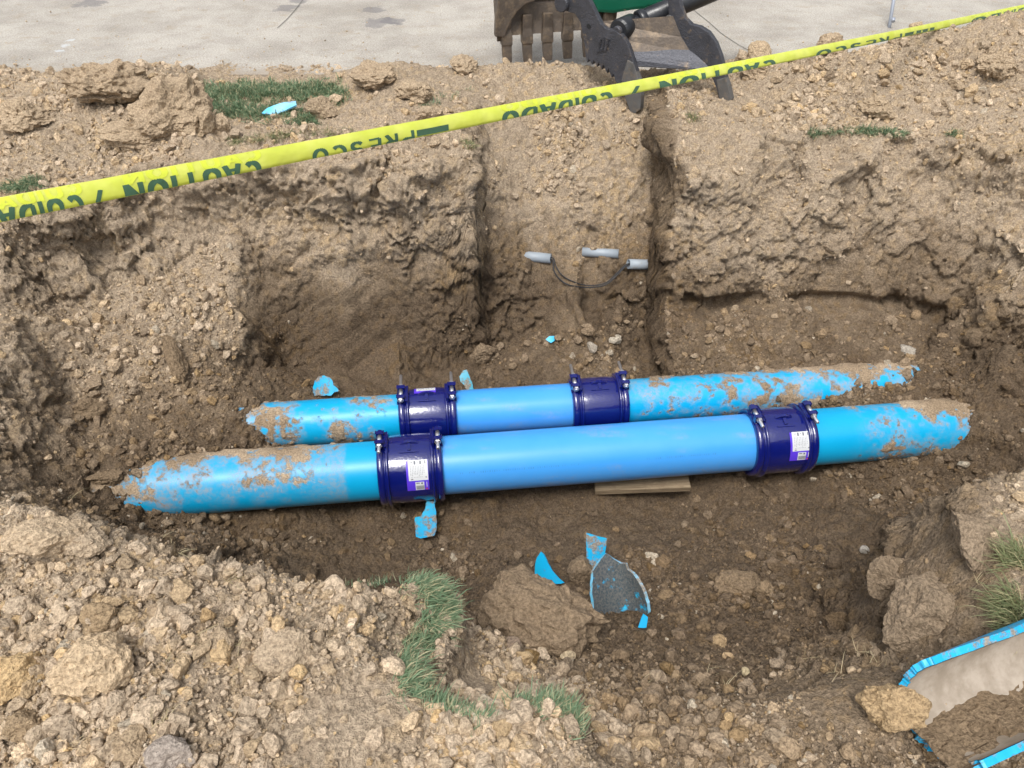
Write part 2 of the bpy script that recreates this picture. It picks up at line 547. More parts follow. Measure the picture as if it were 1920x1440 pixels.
def build_terrain():
    s = np.concatenate([np.linspace(-1.15, -.66, 71)[:-1], np.linspace(-.66, .66, NC - 140), np.linspace(.66, 1.15, 71)[1:]])
    yy = np.linspace(.32, 5.35, 1500)
    Y = np.zeros((NR, NC))
    for c in range(NC):
        z = bil(HGT, s[c] * (yy + Y0C), yy)
        dep = yy * CP + (CAM_Z - z) * SP
        dl = np.sqrt(np.diff(yy) ** 2 + np.diff(z) ** 2) / dep[1:]
        cum = np.concatenate([[0], np.cumsum(dl)])
        Y[:, c] = np.interp(np.linspace(0, cum[-1], NR), cum, yy)
    k = np.exp(-.5 * (np.arange(-36, 37) / 14.0) ** 2)
    k /= k.sum()
    Yp = np.pad(Y, ((0, 0), (36, 36)), mode='edge')
    Y = sum(k[i] * Yp[:, i:i + NC] for i in range(73))
    X = s[None, :] * (Y + Y0C)
    T = np.stack([X, Y, bil(HGT, X, Y)], -1)
    # smooth normals of the base surface
    du = np.gradient(T, axis=1)
    dv = np.gradient(T, axis=0)
    n = np.cross(du, dv)
    n /= np.linalg.norm(n, axis=2, keepdims=True) + 1e-9
    p = T.reshape(-1, 3).astype(np.float32)
    nn = n.reshape(-1, 3).astype(np.float32)
    steep = sstep(.80, .35, nn[:, 2])                     # 1 on walls
    # region masks
    z = p[:, 2]
    smooth = np.maximum.reduce([
        blob(p, PZ(660, 590, -.8), .55) * .95, blob(p, PZ(480, 560, -.6), .25) * .7,   # bucket-scraped wall
        blob(p, PZ(870, 1280, -.2), .17) * .85,
        blob(p, PZ(1480, 1310, -.17), .22) * .9, blob(p, PZ(1600, 1285, -.15), .2) * .9, blob(p, PZ(1360, 1350, -.2), .14) * .8,
        blob(p, PZ(1590, 545, -.7), .3) * .75,
        blob(p, PZ(1000, 430, -.55), .3) * .6, blob(p, PZ(950, 280, -.2), .35) * .6, blob(p, PZ(1080, 560, -.85), .35) * .6,
        blob(p, PZ(1745, 1110, -.25), .34) * .97, blob(p, PZ(1660, 1140, -.5), .2) * .9, blob(p, PZ(600, 1400, .02), .16) * .5,
        blob(p, PZ(700, 1330, .02), .12) * .6])
    amp = 1 - .8 * smooth
    warp = p + np.stack([fbm(p, .16, 4, 3, .62), fbm(p, .16, 4, 4, .62), fbm(p, .16, 4, 5, .62)], 1) * np.float32(.085)
    d = fbm(p, .42, 3, 1) * .030
    f1, e1, r1, t1 = worley(warp * np.array([1, 1, 1.35], np.float32), .170, 5)
    d += amp * ((r1 - .5) * .026 + t1 * .034) * (.25 + .95 * steep)
    f2, e2, r2, t2 = worley(warp, .065, 9)
    d += amp * ((r2 - .5) * .015 + t2 * .018) * (.55 + .45 * steep)
    d -= amp * sstep(.10, .0, e2) * .004
    f3, e3, r3, t3 = worley(p + (warp - p) * .35, .024, 13)
    d += amp * ((r3 - .5) * .008 + t3 * .008)
    rid = 1 - np.abs(fbm(p, .09, 4, 71, .6)) * 2.2
    d += amp * rid * .010 * (.4 + .6 * steep)
    d += amp * fbm(p, .03, 2, 21) * .006
    f4, e4, r4, t4 = worley(p, .0125, 19)
    d += amp * ((r4 - .5) * .005 + t4 * .004)
    d += amp * steep * fbm(p, .05, 3, 81, .7) * .012
    d -= amp * steep * sstep(.055, .0, e1) * .022 * sstep(-.1, .3, vnoise(p, .2, 44))
    d -= amp * steep * sstep(.05, .0, e2) * .010
    d += (1 - steep) * sstep(-.6, -1.0, z) * fbm(p, .18, 3, 47) * .045
    # scrape grooves on the smooth wall
    al = p[:, 0] * .55 - p[:, 2] * .84                        # across the bucket strokes
    ac = p[:, 0] * .84 + p[:, 2] * .55
    sc_ = np.stack([al, ac * .06, p[:, 1] * .1], 1).astype(np.float32)
    g = vnoise(sc_, .055, 81) * .6 + vnoise(sc_, .021, 82) * .4
    d += smooth * blob(p, PZ(600, 590, -.8), .6) * (g * .013)
    # turf crust that overhangs the walls a little just under ground level
    crust = sstep(-.20, -.10, z) * sstep(.03, -.02, z) * sstep(.9, .55, nn[:, 2]) * (p[:, 1] > 3.2) * sstep(.08, .22, np.abs(p[:, 0] + .2)) * (.35 + .65 * (np.abs(p[:, 0] - .3) > .5))
    cr = fbm(p, .16, 3, 41)
    d += crust * (.05 + .06 * cr + .03 * (r2 - .5) + .03 * (r1 - .5))
    hollow = sstep(-.20, -.27, z) * sstep(-.40, -.30, z) * steep * (p[:, 1] > 3.2)
    d -= hollow * (.02 + .02 * cr)
    # undercut slot at the foot of the right wall
    uc = sstep(-.83, -.78, z) * sstep(-.70, -.745, z) * steep * (p[:, 0] > .95) * (p[:, 1] > 3.3) * (p[:, 0] < 2.35)
    d -= uc * (.10 + .06 * vnoise(p, .25, 6))
    q = p + nn * d[:, None]
    # moisture: subsoil near the pit floor is damp, loose heaps are dry; some blobs and face only shift the tone
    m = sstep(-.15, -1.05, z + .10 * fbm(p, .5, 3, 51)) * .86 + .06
    m += .10 * fbm(p, .25, 3, 61)
    for (c, r, a) in [((PZ(300, 620, -.6)), .65, -.34), (PZ(1080, 400, -.5), .5, -.26), (PZ(1500, 640, -.85), .7, -.12), (PZ(1080, 670, -1.05), .4, -.20),
                      (PZ(1400, 420, -.4), .6, -.20), (PZ(1000, 1380, -.15), .4, -.05), (PZ(1250, 1290, -.4), .4, .16), (PZ(1250, 1090, -1.0), .5, .05),
                      (PZ(870, 1270, -.22), .2, -.15), (PZ(650, 560, -.7), .5, -.05), (PZ(600, 420, -.3), .5, -.05), (PZ(1880, 720, -.85), .35, .22), (PZ(80, 720, -.6), .5, -.16),  # last blob lightens the left hollow to offset its shade
                      (PZ(1540, 1200, -.65), .3, .10), (PZ(1500, 900, -1.25), .7, .10), (PZ(800, 1010, -1.25), .7, .08), (PZ(60, 850, -.6), .5, -.10),  # last blob lightens the left pit end to offset its shade
                      (PZ(1215, 500, -.65), .22, .30), (PZ(1235, 640, -1.0), .16, .40), (PZ(1700, 1130, -.45), .25, -.02), (PZ(1790, 1080, -.2), .42, .02)]:  # first two blobs darken the slot's right-hand wall
        m += a * blob(p, c, r)
    m += .42 * sstep(.05, .35, p[:, 0]) * sstep(1.9, 1.5, p[:, 1]) * sstep(-.02, -.12, z)
    face = sstep(-.45, -.75, nn[:, 0]) * (p[:, 0] > .6) * (p[:, 0] < 1.0) * (p[:, 1] > 3.0)  # mask that sets the slot's left-facing wall to a darker tone
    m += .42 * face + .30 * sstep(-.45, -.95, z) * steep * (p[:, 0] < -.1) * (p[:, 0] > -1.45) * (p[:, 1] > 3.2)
    m += .14 * (r2 - .5) + .10 * (r1 - .5) + .12 * vnoise(p, .05, 62)
    och = np.clip(sstep(.1, .6, fbm(p, .3, 3, 91)) * .35 + .5 * sstep(.55, .9, r3) - .2, 0, 1)
    val = 1 + .10 * vnoise(p, .012, 93) + .14 * (r3 - .5)
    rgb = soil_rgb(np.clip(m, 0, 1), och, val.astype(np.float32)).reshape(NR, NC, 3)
    q = q.reshape(NR, NC, 3)
    m = np.clip(m, 0, 1).reshape(NR, NC)
    return T, n, q, m, rgb, smooth.reshape(NR, NC), steep.reshape(NR, NC)


T_BASE, T_NRM, T_POS, T_MOIST_TONE, T_RGB, T_SMOOTH, T_STEEP = build_terrain()


def link_terrain():
    pos = T_POS
    # skirt out to the far distance so that the ground has no edge near the pit
    left = pos[:, :1].copy(); right = pos[:, -1:].copy()
    cols_l, cols_r = [], []
    for k, dx in enumerate((1.2, 6, 60)):
        a = left.copy(); a[..., 0] -= dx; a[..., 2] = 0.0 if k else a[..., 2] * .3
        b = right.copy(); b[..., 0] += dx; b[..., 2] = 0.0 if k else b[..., 2] * .3
        cols_l.insert(0, a); cols_r.append(b)
    full = np.concatenate(cols_l + [pos] + cols_r, axis=1)
    mm = np.concatenate([T_RGB[:, :1]] * 3 + [T_RGB] + [T_RGB[:, -1:]] * 3, axis=1)
    near = []
    for dy in (60, 4, .9):
        a = full[:1].copy(); a[..., 1] -= dy; a[..., 2] = 0.0
        near.append(a)
    full = np.concatenate(near + [full], axis=0)
    mm = np.concatenate([mm[:1]] * 3 + [mm], axis=0)
    nr, nc = full.shape[:2]
    idx = np.arange(nr * nc).reshape(nr, nc)
    quads = np.stack([idx[:-1, :-1], idx[:-1, 1:], idx[1:, 1:], idx[1:, :-1]], -1).reshape(-1, 4)
    o = np_mesh('ground', full.reshape(-1, 3), quads, M_SOIL)
    at = o.data.attributes.new('rgb', 'FLOAT_VECTOR', 'POINT')
    at.data.foreach_set('vector', mm.astype(np.float32).ravel())
    tag(o, kind='structure')
    return o


link_terrain()


def build_view_index():
    """nearest surface vertex for every 2x2 photo pixels (margin of 200 px)"""
    q = T_POS.reshape(-1, 3)
    rel = q - np.array([0, 0, CAM_Z])
    dep = rel[:, 1] * CP - rel[:, 2] * SP
    uu = ((960 + FPX * rel[:, 0] / dep + 200) / 2).astype(int)
    vv = ((720 - FPX * (rel[:, 1] * SP + rel[:, 2] * CP) / dep + 200) / 2).astype(int)
    W, H = 1160, 920
    ok = (uu >= 0) & (uu < W) & (vv >= 0) & (vv < H)
    ids = np.where(ok)[0]
    ids = ids[np.argsort(-dep[ids])]                 # far first, near overwrites
    Z = np.full((H, W), 1e9)
    I = np.full((H, W), -1)
    for dy in (-1, 0, 1):
        for dx in (-1, 0, 1):
            a, b = np.clip(vv[ids] + dy, 0, H - 1), np.clip(uu[ids] + dx, 0, W - 1)
            I2 = np.full((H, W), -1)
            I2[a, b] = ids
            z2 = np.where(I2 >= 0, dep[I2], 1e9)
            better = z2 < Z - (.0 if dx == 0 and dy == 0 else .03)
            Z[better] = z2[better]
            I[better] = I2[better]
    return I


VIEW_I = build_view_index()


def surf_px(u, v):
    """surface point (and its index) seen at photo pixel (u, v)"""
    a, b = int(min(max((v + 200) / 2, 2), 917)), int(min(max((u + 200) / 2, 2), 1157))
    for r in range(0, 60):
        w = VIEW_I[max(0, a - r):a + r + 1, max(0, b - r):b + r + 1]
        w = w[w >= 0]
        if len(w):
            return T_POS.reshape(-1, 3)[w[len(w) // 2]].copy(), w[len(w) // 2]


# ------------------------------------------------------------------ road
def make_road():
    N = NT('road_concrete')
    vec = N.n('NewGeometry').outputs['Position']
    n1 = N.noise(vec, 1.1, 5, .6)
    n2 = N.noise(vec, 90, 4, .7)
    n3 = N.noise(vec, 7, 5, .65)
    n0 = N.noise(vec, 3.3, 6, .7)
    c = N.mix(N.ramp(N.math('ADD', N.math('MULTIPLY', n1, .5), N.math('MULTIPLY', n0, .5)), .36, .64), c4(.30, .275, .243), c4(.43, .402, .362))
    fl = N.noise(vec, 34, 3, .6)
    c = N.mix(N.ramp(fl, .66, .72, 0, .55), c, c4(.15, .13, .11))
    c = N.mix(N.ramp(fl, .34, .28, 0, .4), c, c4(.52, .50, .47))
    c = N.mix(1.0, c, N.mix(N.ramp(n2, .3, .7), c4(.70, .70, .70), c4(1.24, 1.24, 1.22)), 'MULTIPLY')
    c = N.mix(N.ramp(n3, .53, .75, 0, .6), c, c4(.29, .235, .165))
    sep = N.n('SeparateXYZ')
    N.l(vec, sep.inputs[0])
    # soil tracked over the edge
    edge = N.math('ADD', sep.outputs[1], N.math('MULTIPLY', n3, .5))
    c = N.mix(N.ramp(edge, 5.12, 5.50, .75, 0), c, c4(.30, .235, .165))
    # old oil stains
    for (u, v, r) in [(712, 42, .16), (700, 18, .11), (735, 40, .12), (170, 6, .16), (540, 14, .14), (560, 3, .1)]:
        p = PZ(u, v, 0)
        d = N.n('VectorMath', _operation='DISTANCE')
        N.l(vec, d.inputs[0])
        d.inputs[1].default_value = p
        dd = N.math('ADD', d.outputs['Value'], N.math('MULTIPLY', N.math('SUBTRACT', N.noise(vec, 9, 3, .6), .5), .28))
        c = N.mix(N.ramp(dd, r * .55, r * .85, .55, 0), c, c4(.13, .125, .135))
    # pale paint scuffs
    for (u, v, r) in [(122, 85, .05), (132, 75, .04), (115, 95, .04)]:
        p = PZ(u, v, 0)
        d = N.n('VectorMath', _operation='DISTANCE')
        N.l(vec, d.inputs[0])
        d.inputs[1].default_value = p
        dd = N.math('ADD', d.outputs['Value'], N.math('MULTIPLY', N.math('SUBTRACT', N.noise(vec, 25, 3, .6), .5), .16))
        c = N.mix(N.ramp(dd, r * .4, r * .8, .6, 0), c, c4(.5, .53, .56))
    N.bsdf(c, .9, N.bump(n2, .006, .7), spec=.25)
    return N.m


M_ROAD = make_road()


def road():
    bm = bmesh.new()
    ys = [5.02, 5.2, 7.2, 12, 30, 120]
    xs = [-90, -20, -6, -2, 2, 6, 20, 90]
    vg = [[bm.verts.new((x, y, .0)) for x in xs] for y in ys]
    for j in range(len(ys) - 1):
        for i in range(len(xs) - 1):
            bm.faces.new((vg[j][i], vg[j][i + 1], vg[j + 1][i + 1], vg[j + 1][i]))
    lo = [bm.verts.new((x, 5.02, -.3)) for x in xs]
    for i in range(len(xs) - 1):
        bm.faces.new((lo[i], lo[i + 1], vg[0][i + 1], vg[0][i]))
    o = bm_obj('road', bm, M_ROAD)
    tag(o, kind='structure')
    # dark hairline cracks / joints, thin strips just above the slab
    mk = make_plain('road_joint', c4(.12, .11, .10), .95)
    for name, pts in (('joint', [(1300, 18), (1330, 42), (1352, 62), (1385, 84), (1410, 97)]), ('joint', [(520, 52), (536, 38), (552, 20), (572, -6)])):
        V, F = [], []
        P = [PZ(u, v, .004) for u, v in pts]
        for i, p in enumerate(P):
            t = P[min(i + 1, len(P) - 1)] - P[max(i - 1, 0)]
            t /= np.linalg.norm(t)
            s = np.array([-t[1], t[0], 0]) * .0026
            V += [p - s, p + s]
        F = [(2 * i, 2 * i + 1, 2 * i + 3, 2 * i + 2) for i in range(len(P) - 1)]
        mesh_obj(name, V, F, mk, o)


road()

# ------------------------------------------------------------------ loose clods
def ico(sub):
    bm = bmesh.new()
    bmesh.ops.create_icosphere(bm, subdivisions=sub, radius=1)
    bm.verts.ensure_lookup_table()
    v = np.array([x.co for x in bm.verts], np.float32)
    f = np.array([[a.index for a in x.verts] for x in bm.faces])
    bm.free()
    return v, f


ICO = {k: ico(k) for k in (2, 3, 4, 5)}


def clod_shape(sub, seed, stretch=(1, 1, .75), cuts=7, rough=.10, hmin=.55):
    """a lump: a sphere planed by random cuts, then roughened"""
    v, f = ICO[sub]
    v = v.copy()
    rs = np.random.default_rng(seed)
    for k in range(cuts):
        n = rs.normal(size=3)
        n /= np.linalg.norm(n)
        h = rs.uniform(hmin, .86)
        d = v @ n
        over = np.clip(d - h, 0, None)
        v = v - np.outer(over * .97, n).astype(np.float32)
    r = v / (np.linalg.norm(v, axis=1, keepdims=True) + 1e-6)
    off = np.float32(seed * 3.7)
    v = v + r * (fbm(v + off, .8, 2, seed) * rough * 1.4)[:, None]
    if sub >= 3:
        _, e, rid, tl = worley(v + off + .12 * vnoise(v + off, .3, seed)[:, None], .42, seed)
        v = v + r * ((rid - .5) * rough * .7 + tl * rough * .6)[:, None]
        v = v + r * (fbm(v + off, .16, 3, seed + 5) * rough * .8)[:, None]
    v = v * np.array(stretch, np.float32)
    return v, f


def clod_mesh(name, sub, seed, stretch=(1, 1, .75), cuts=7, rough=.1, mat=None, smooth=False, hmin=.55):
    v, f = clod_shape(sub, seed, stretch, cuts, rough, hmin)
    me = bpy.data.meshes.new(name)
    me.from_pydata(v.tolist(), [], f.tolist())
    if smooth:
        me.polygons.foreach_set('use_smooth', [True] * len(me.polygons))
    me.materials.append(mat or M_CLOD)
    me.update()
    return me


def rgb_of(m, och=.2, v=1.0):
    return [float(x) for x in soil_rgb(np.array([m], np.float32), np.array([och], np.float32), np.array([v], np.float32))[0]]


def scatter():
    """loose rubble too small and too many to count: points that instance a few clod shapes"""
    N = 230000
    nr, nc = T_POS.shape[:2]
    j = RNG.integers(6, nr - 4, N)
    i = RNG.integers(int(nc * .08), int(nc * .92), N)
    p = T_POS[j, i] + RNG.normal(size=(N, 3)) * .003
    nz = T_NRM[j, i, 2]
    b = T_BASE[j, i].astype(np.float32)
    m = T_MOIST_TONE[j, i]
    sm = T_SMOOTH[j, i]
    z = b[:, 2]
    # how rubbly each place is
    pat = fbm(b, .30, 3, 201)
    den = .14 + .70 * sstep(-.15, .45, pat) + .25 * sstep(0, .5, fbm(b, .07, 2, 205))
    near_left = sstep(1.55, 1.2, b[:, 1]) * sstep(.1, -.15, b[:, 0])
    den += .40 * near_left
    den += .5 * blob(b, PZ(300, 620, -.6), .7) + .35 * blob(b, PZ(1700, 130, .2), 1.1) + .35 * blob(b, PZ(1500, 640, -.85), .7)
    den += .6 * blob(b, PZ(1250, 1320, -.3), .42) + .5 * blob(b, PZ(1550, 1190, -.65), .25) + .6 * blob(b, PZ(1130, 660, -1.05), .35) + .5 * blob(b, PZ(1120, 500, -.7), .22)
    den += .45 * blob(b, PZ(1560, 1400, -.13), .3) + .4 * blob(b, PZ(250, 900, -.9), .5) + .3 * blob(b, PZ(200, 220, .1), .9)
    den -= .22 * sstep(-.9, -1.1, z) + .12 * (b[:, 1] > 4.2)
    den -= .9 * sm + 1.2 * blob(b, PZ(520, 185, 0), .55) * (b[:, 1] > 4.3)
    wall = sstep(.75, .45, nz)
    den *= (1 - .55 * wall)
    den -= .55 * blob(b, PZ(700, 1340, .02), .22) + .3 * blob(b, PZ(750, 1050, -1.2), .4) + .3 * blob(b, PZ(1150, 1000, -1.25), .35)
    keep = RNG.random(N) < np.clip(den, 0.02, 1)
    dep = b[:, 1] * CP + (CAM_Z - z) * SP
    u = RNG.random(N)
    size = .0028 + .0034 * (u ** -.47 - 1)
    size *= (.65 + .22 * dep) * (1 + .35 * near_left) * np.exp(.55 * pat + .5 * fbm(b, .13, 2, 207))
    size = np.minimum(size, .034) * (1 - .45 * wall)
    p, size, m, nn = p[keep], size[keep], m[keep], T_NRM[j, i][keep]
    K = 900
    ry = 5.05 + RNG.exponential(.45, K)
    rd = np.stack([RNG.uniform(-4, 4, K), ry, np.full(K, .002)], 1)
    p = np.concatenate([p, rd]); m = np.concatenate([m, np.full(K, .2)])
    size = np.concatenate([size, .003 + .006 * RNG.random(K) ** 4])
    nn = np.concatenate([nn, np.tile([0, 0, 1.0], (K, 1))])
    n = len(p)
    p = p + nn * (size * RNG.uniform(-.35, .35, n))[:, None]
    me = bpy.data.meshes.new('loose_rubble')
    me.vertices.add(n)
    me.vertices.foreach_set('co', p.astype(np.float32).ravel())
    rot = RNG.random((n, 3)) * 6.283
    at = me.attributes.new('rot', 'FLOAT_VECTOR', 'POINT')
    at.data.foreach_set('vector', rot.astype(np.float32).ravel())
    fattr(me, 'size', size)
    mm = np.clip(m - .13 + RNG.normal(size=n) * .12, 0, 1).astype(np.float32)
    val = np.clip(1.14 + RNG.normal(size=n) * .15, .65, 1.5).astype(np.float32)
    och = np.clip(RNG.normal(size=n) * .35 + .05, 0, 1).astype(np.float32)
    rgb = soil_rgb(mm, och, val)
    pale = RNG.random(n) < .022
    rgb[pale] = np.array((.47, .40, .31)) * RNG.uniform(.7, 1.15, (pale.sum(), 1))
    at = me.attributes.new('rgb', 'FLOAT_VECTOR', 'POINT')
    at.data.foreach_set('vector', rgb.astype(np.float32).ravel())
    idx = me.attributes.new('pick', 'INT', 'POINT')
    idx.data.foreach_set('value', RNG.integers(0, 9, n).astype(np.int32))
    o = bpy.data.objects.new('loose_rubble', me)
    COL.objects.link(o)
    tag(o, 'loose crumbled soil and grit strewn over the banks and trench floor', 'rubble', kind='stuff')
    lib = bpy.data.collections.new('clod_shapes')
    for k in range(9):
        st = (1, .8 + .05 * (k % 4), .6 + .06 * (k % 5))
        lib.objects.link(bpy.data.objects.new('clod_shape_%d' % k, clod_mesh('clod_shape', 3, 300 + k, st, 11, .10, hmin=.40)))
    g = bpy.data.node_groups.new('scatter_clods', 'GeometryNodeTree')
    g.interface.new_socket('Geometry', in_out='INPUT', socket_type='NodeSocketGeometry')
    g.interface.new_socket('Geometry', in_out='OUTPUT', socket_type='NodeSocketGeometry')
    gi, go = g.nodes.new('NodeGroupInput'), g.nodes.new('NodeGroupOutput')
    iop = g.nodes.new('GeometryNodeInstanceOnPoints')
    ci = g.nodes.new('GeometryNodeCollectionInfo')
    ci.inputs['Collection'].default_value = lib
    ci.inputs['Separate Children'].default_value = True
    ci.inputs['Reset Children'].default_value = True

    def named(nm, typ):
        nd = g.nodes.new('GeometryNodeInputNamedAttribute')
        nd.data_type = typ
        nd.inputs['Name'].default_value = nm
        return nd.outputs['Attribute']
    L = g.links.new
    L(gi.outputs[0], iop.inputs['Points'])
    L(ci.outputs[0], iop.inputs['Instance'])
    iop.inputs['Pick Instance'].default_value = True
    L(named('pick', 'INT'), iop.inputs['Instance Index'])
    L(named('rot', 'FLOAT_VECTOR'), iop.inputs['Rotation'])
    L(named('size', 'FLOAT'), iop.inputs['Scale'])
    L(iop.outputs[0], go.inputs[0])
    md = o.modifiers.new('scatter', 'NODES')
    md.node_group = g


scatter()


def put_clod(name, me, u, v, size, rgb, sink=.25, rot=None, scale=(1, 1, 1), pos=None):
    if pos is None:
        pos, k = surf_px(u, v)
        nn = T_NRM.reshape(-1, 3)[k]
        pos = pos + np.array([0, 0, 1]) * size * (.55 - sink)
    o = bpy.data.objects.new(name, me)
    COL.objects.link(o)
    o.location = pos
    o.scale = (size * scale[0], size * scale[1], size * scale[2])
    o.rotation_euler = rot if rot else (random.uniform(-.4, .4), random.uniform(-.4, .4), random.uniform(0, 6.28))
    o['rgb'] = rgb
    return o


def pxm(u, v, z):          # metres per photo pixel at a place
    p = PZ(u, v, z)
    return (p[1] * CP + (CAM_Z - z) * SP) / FPX


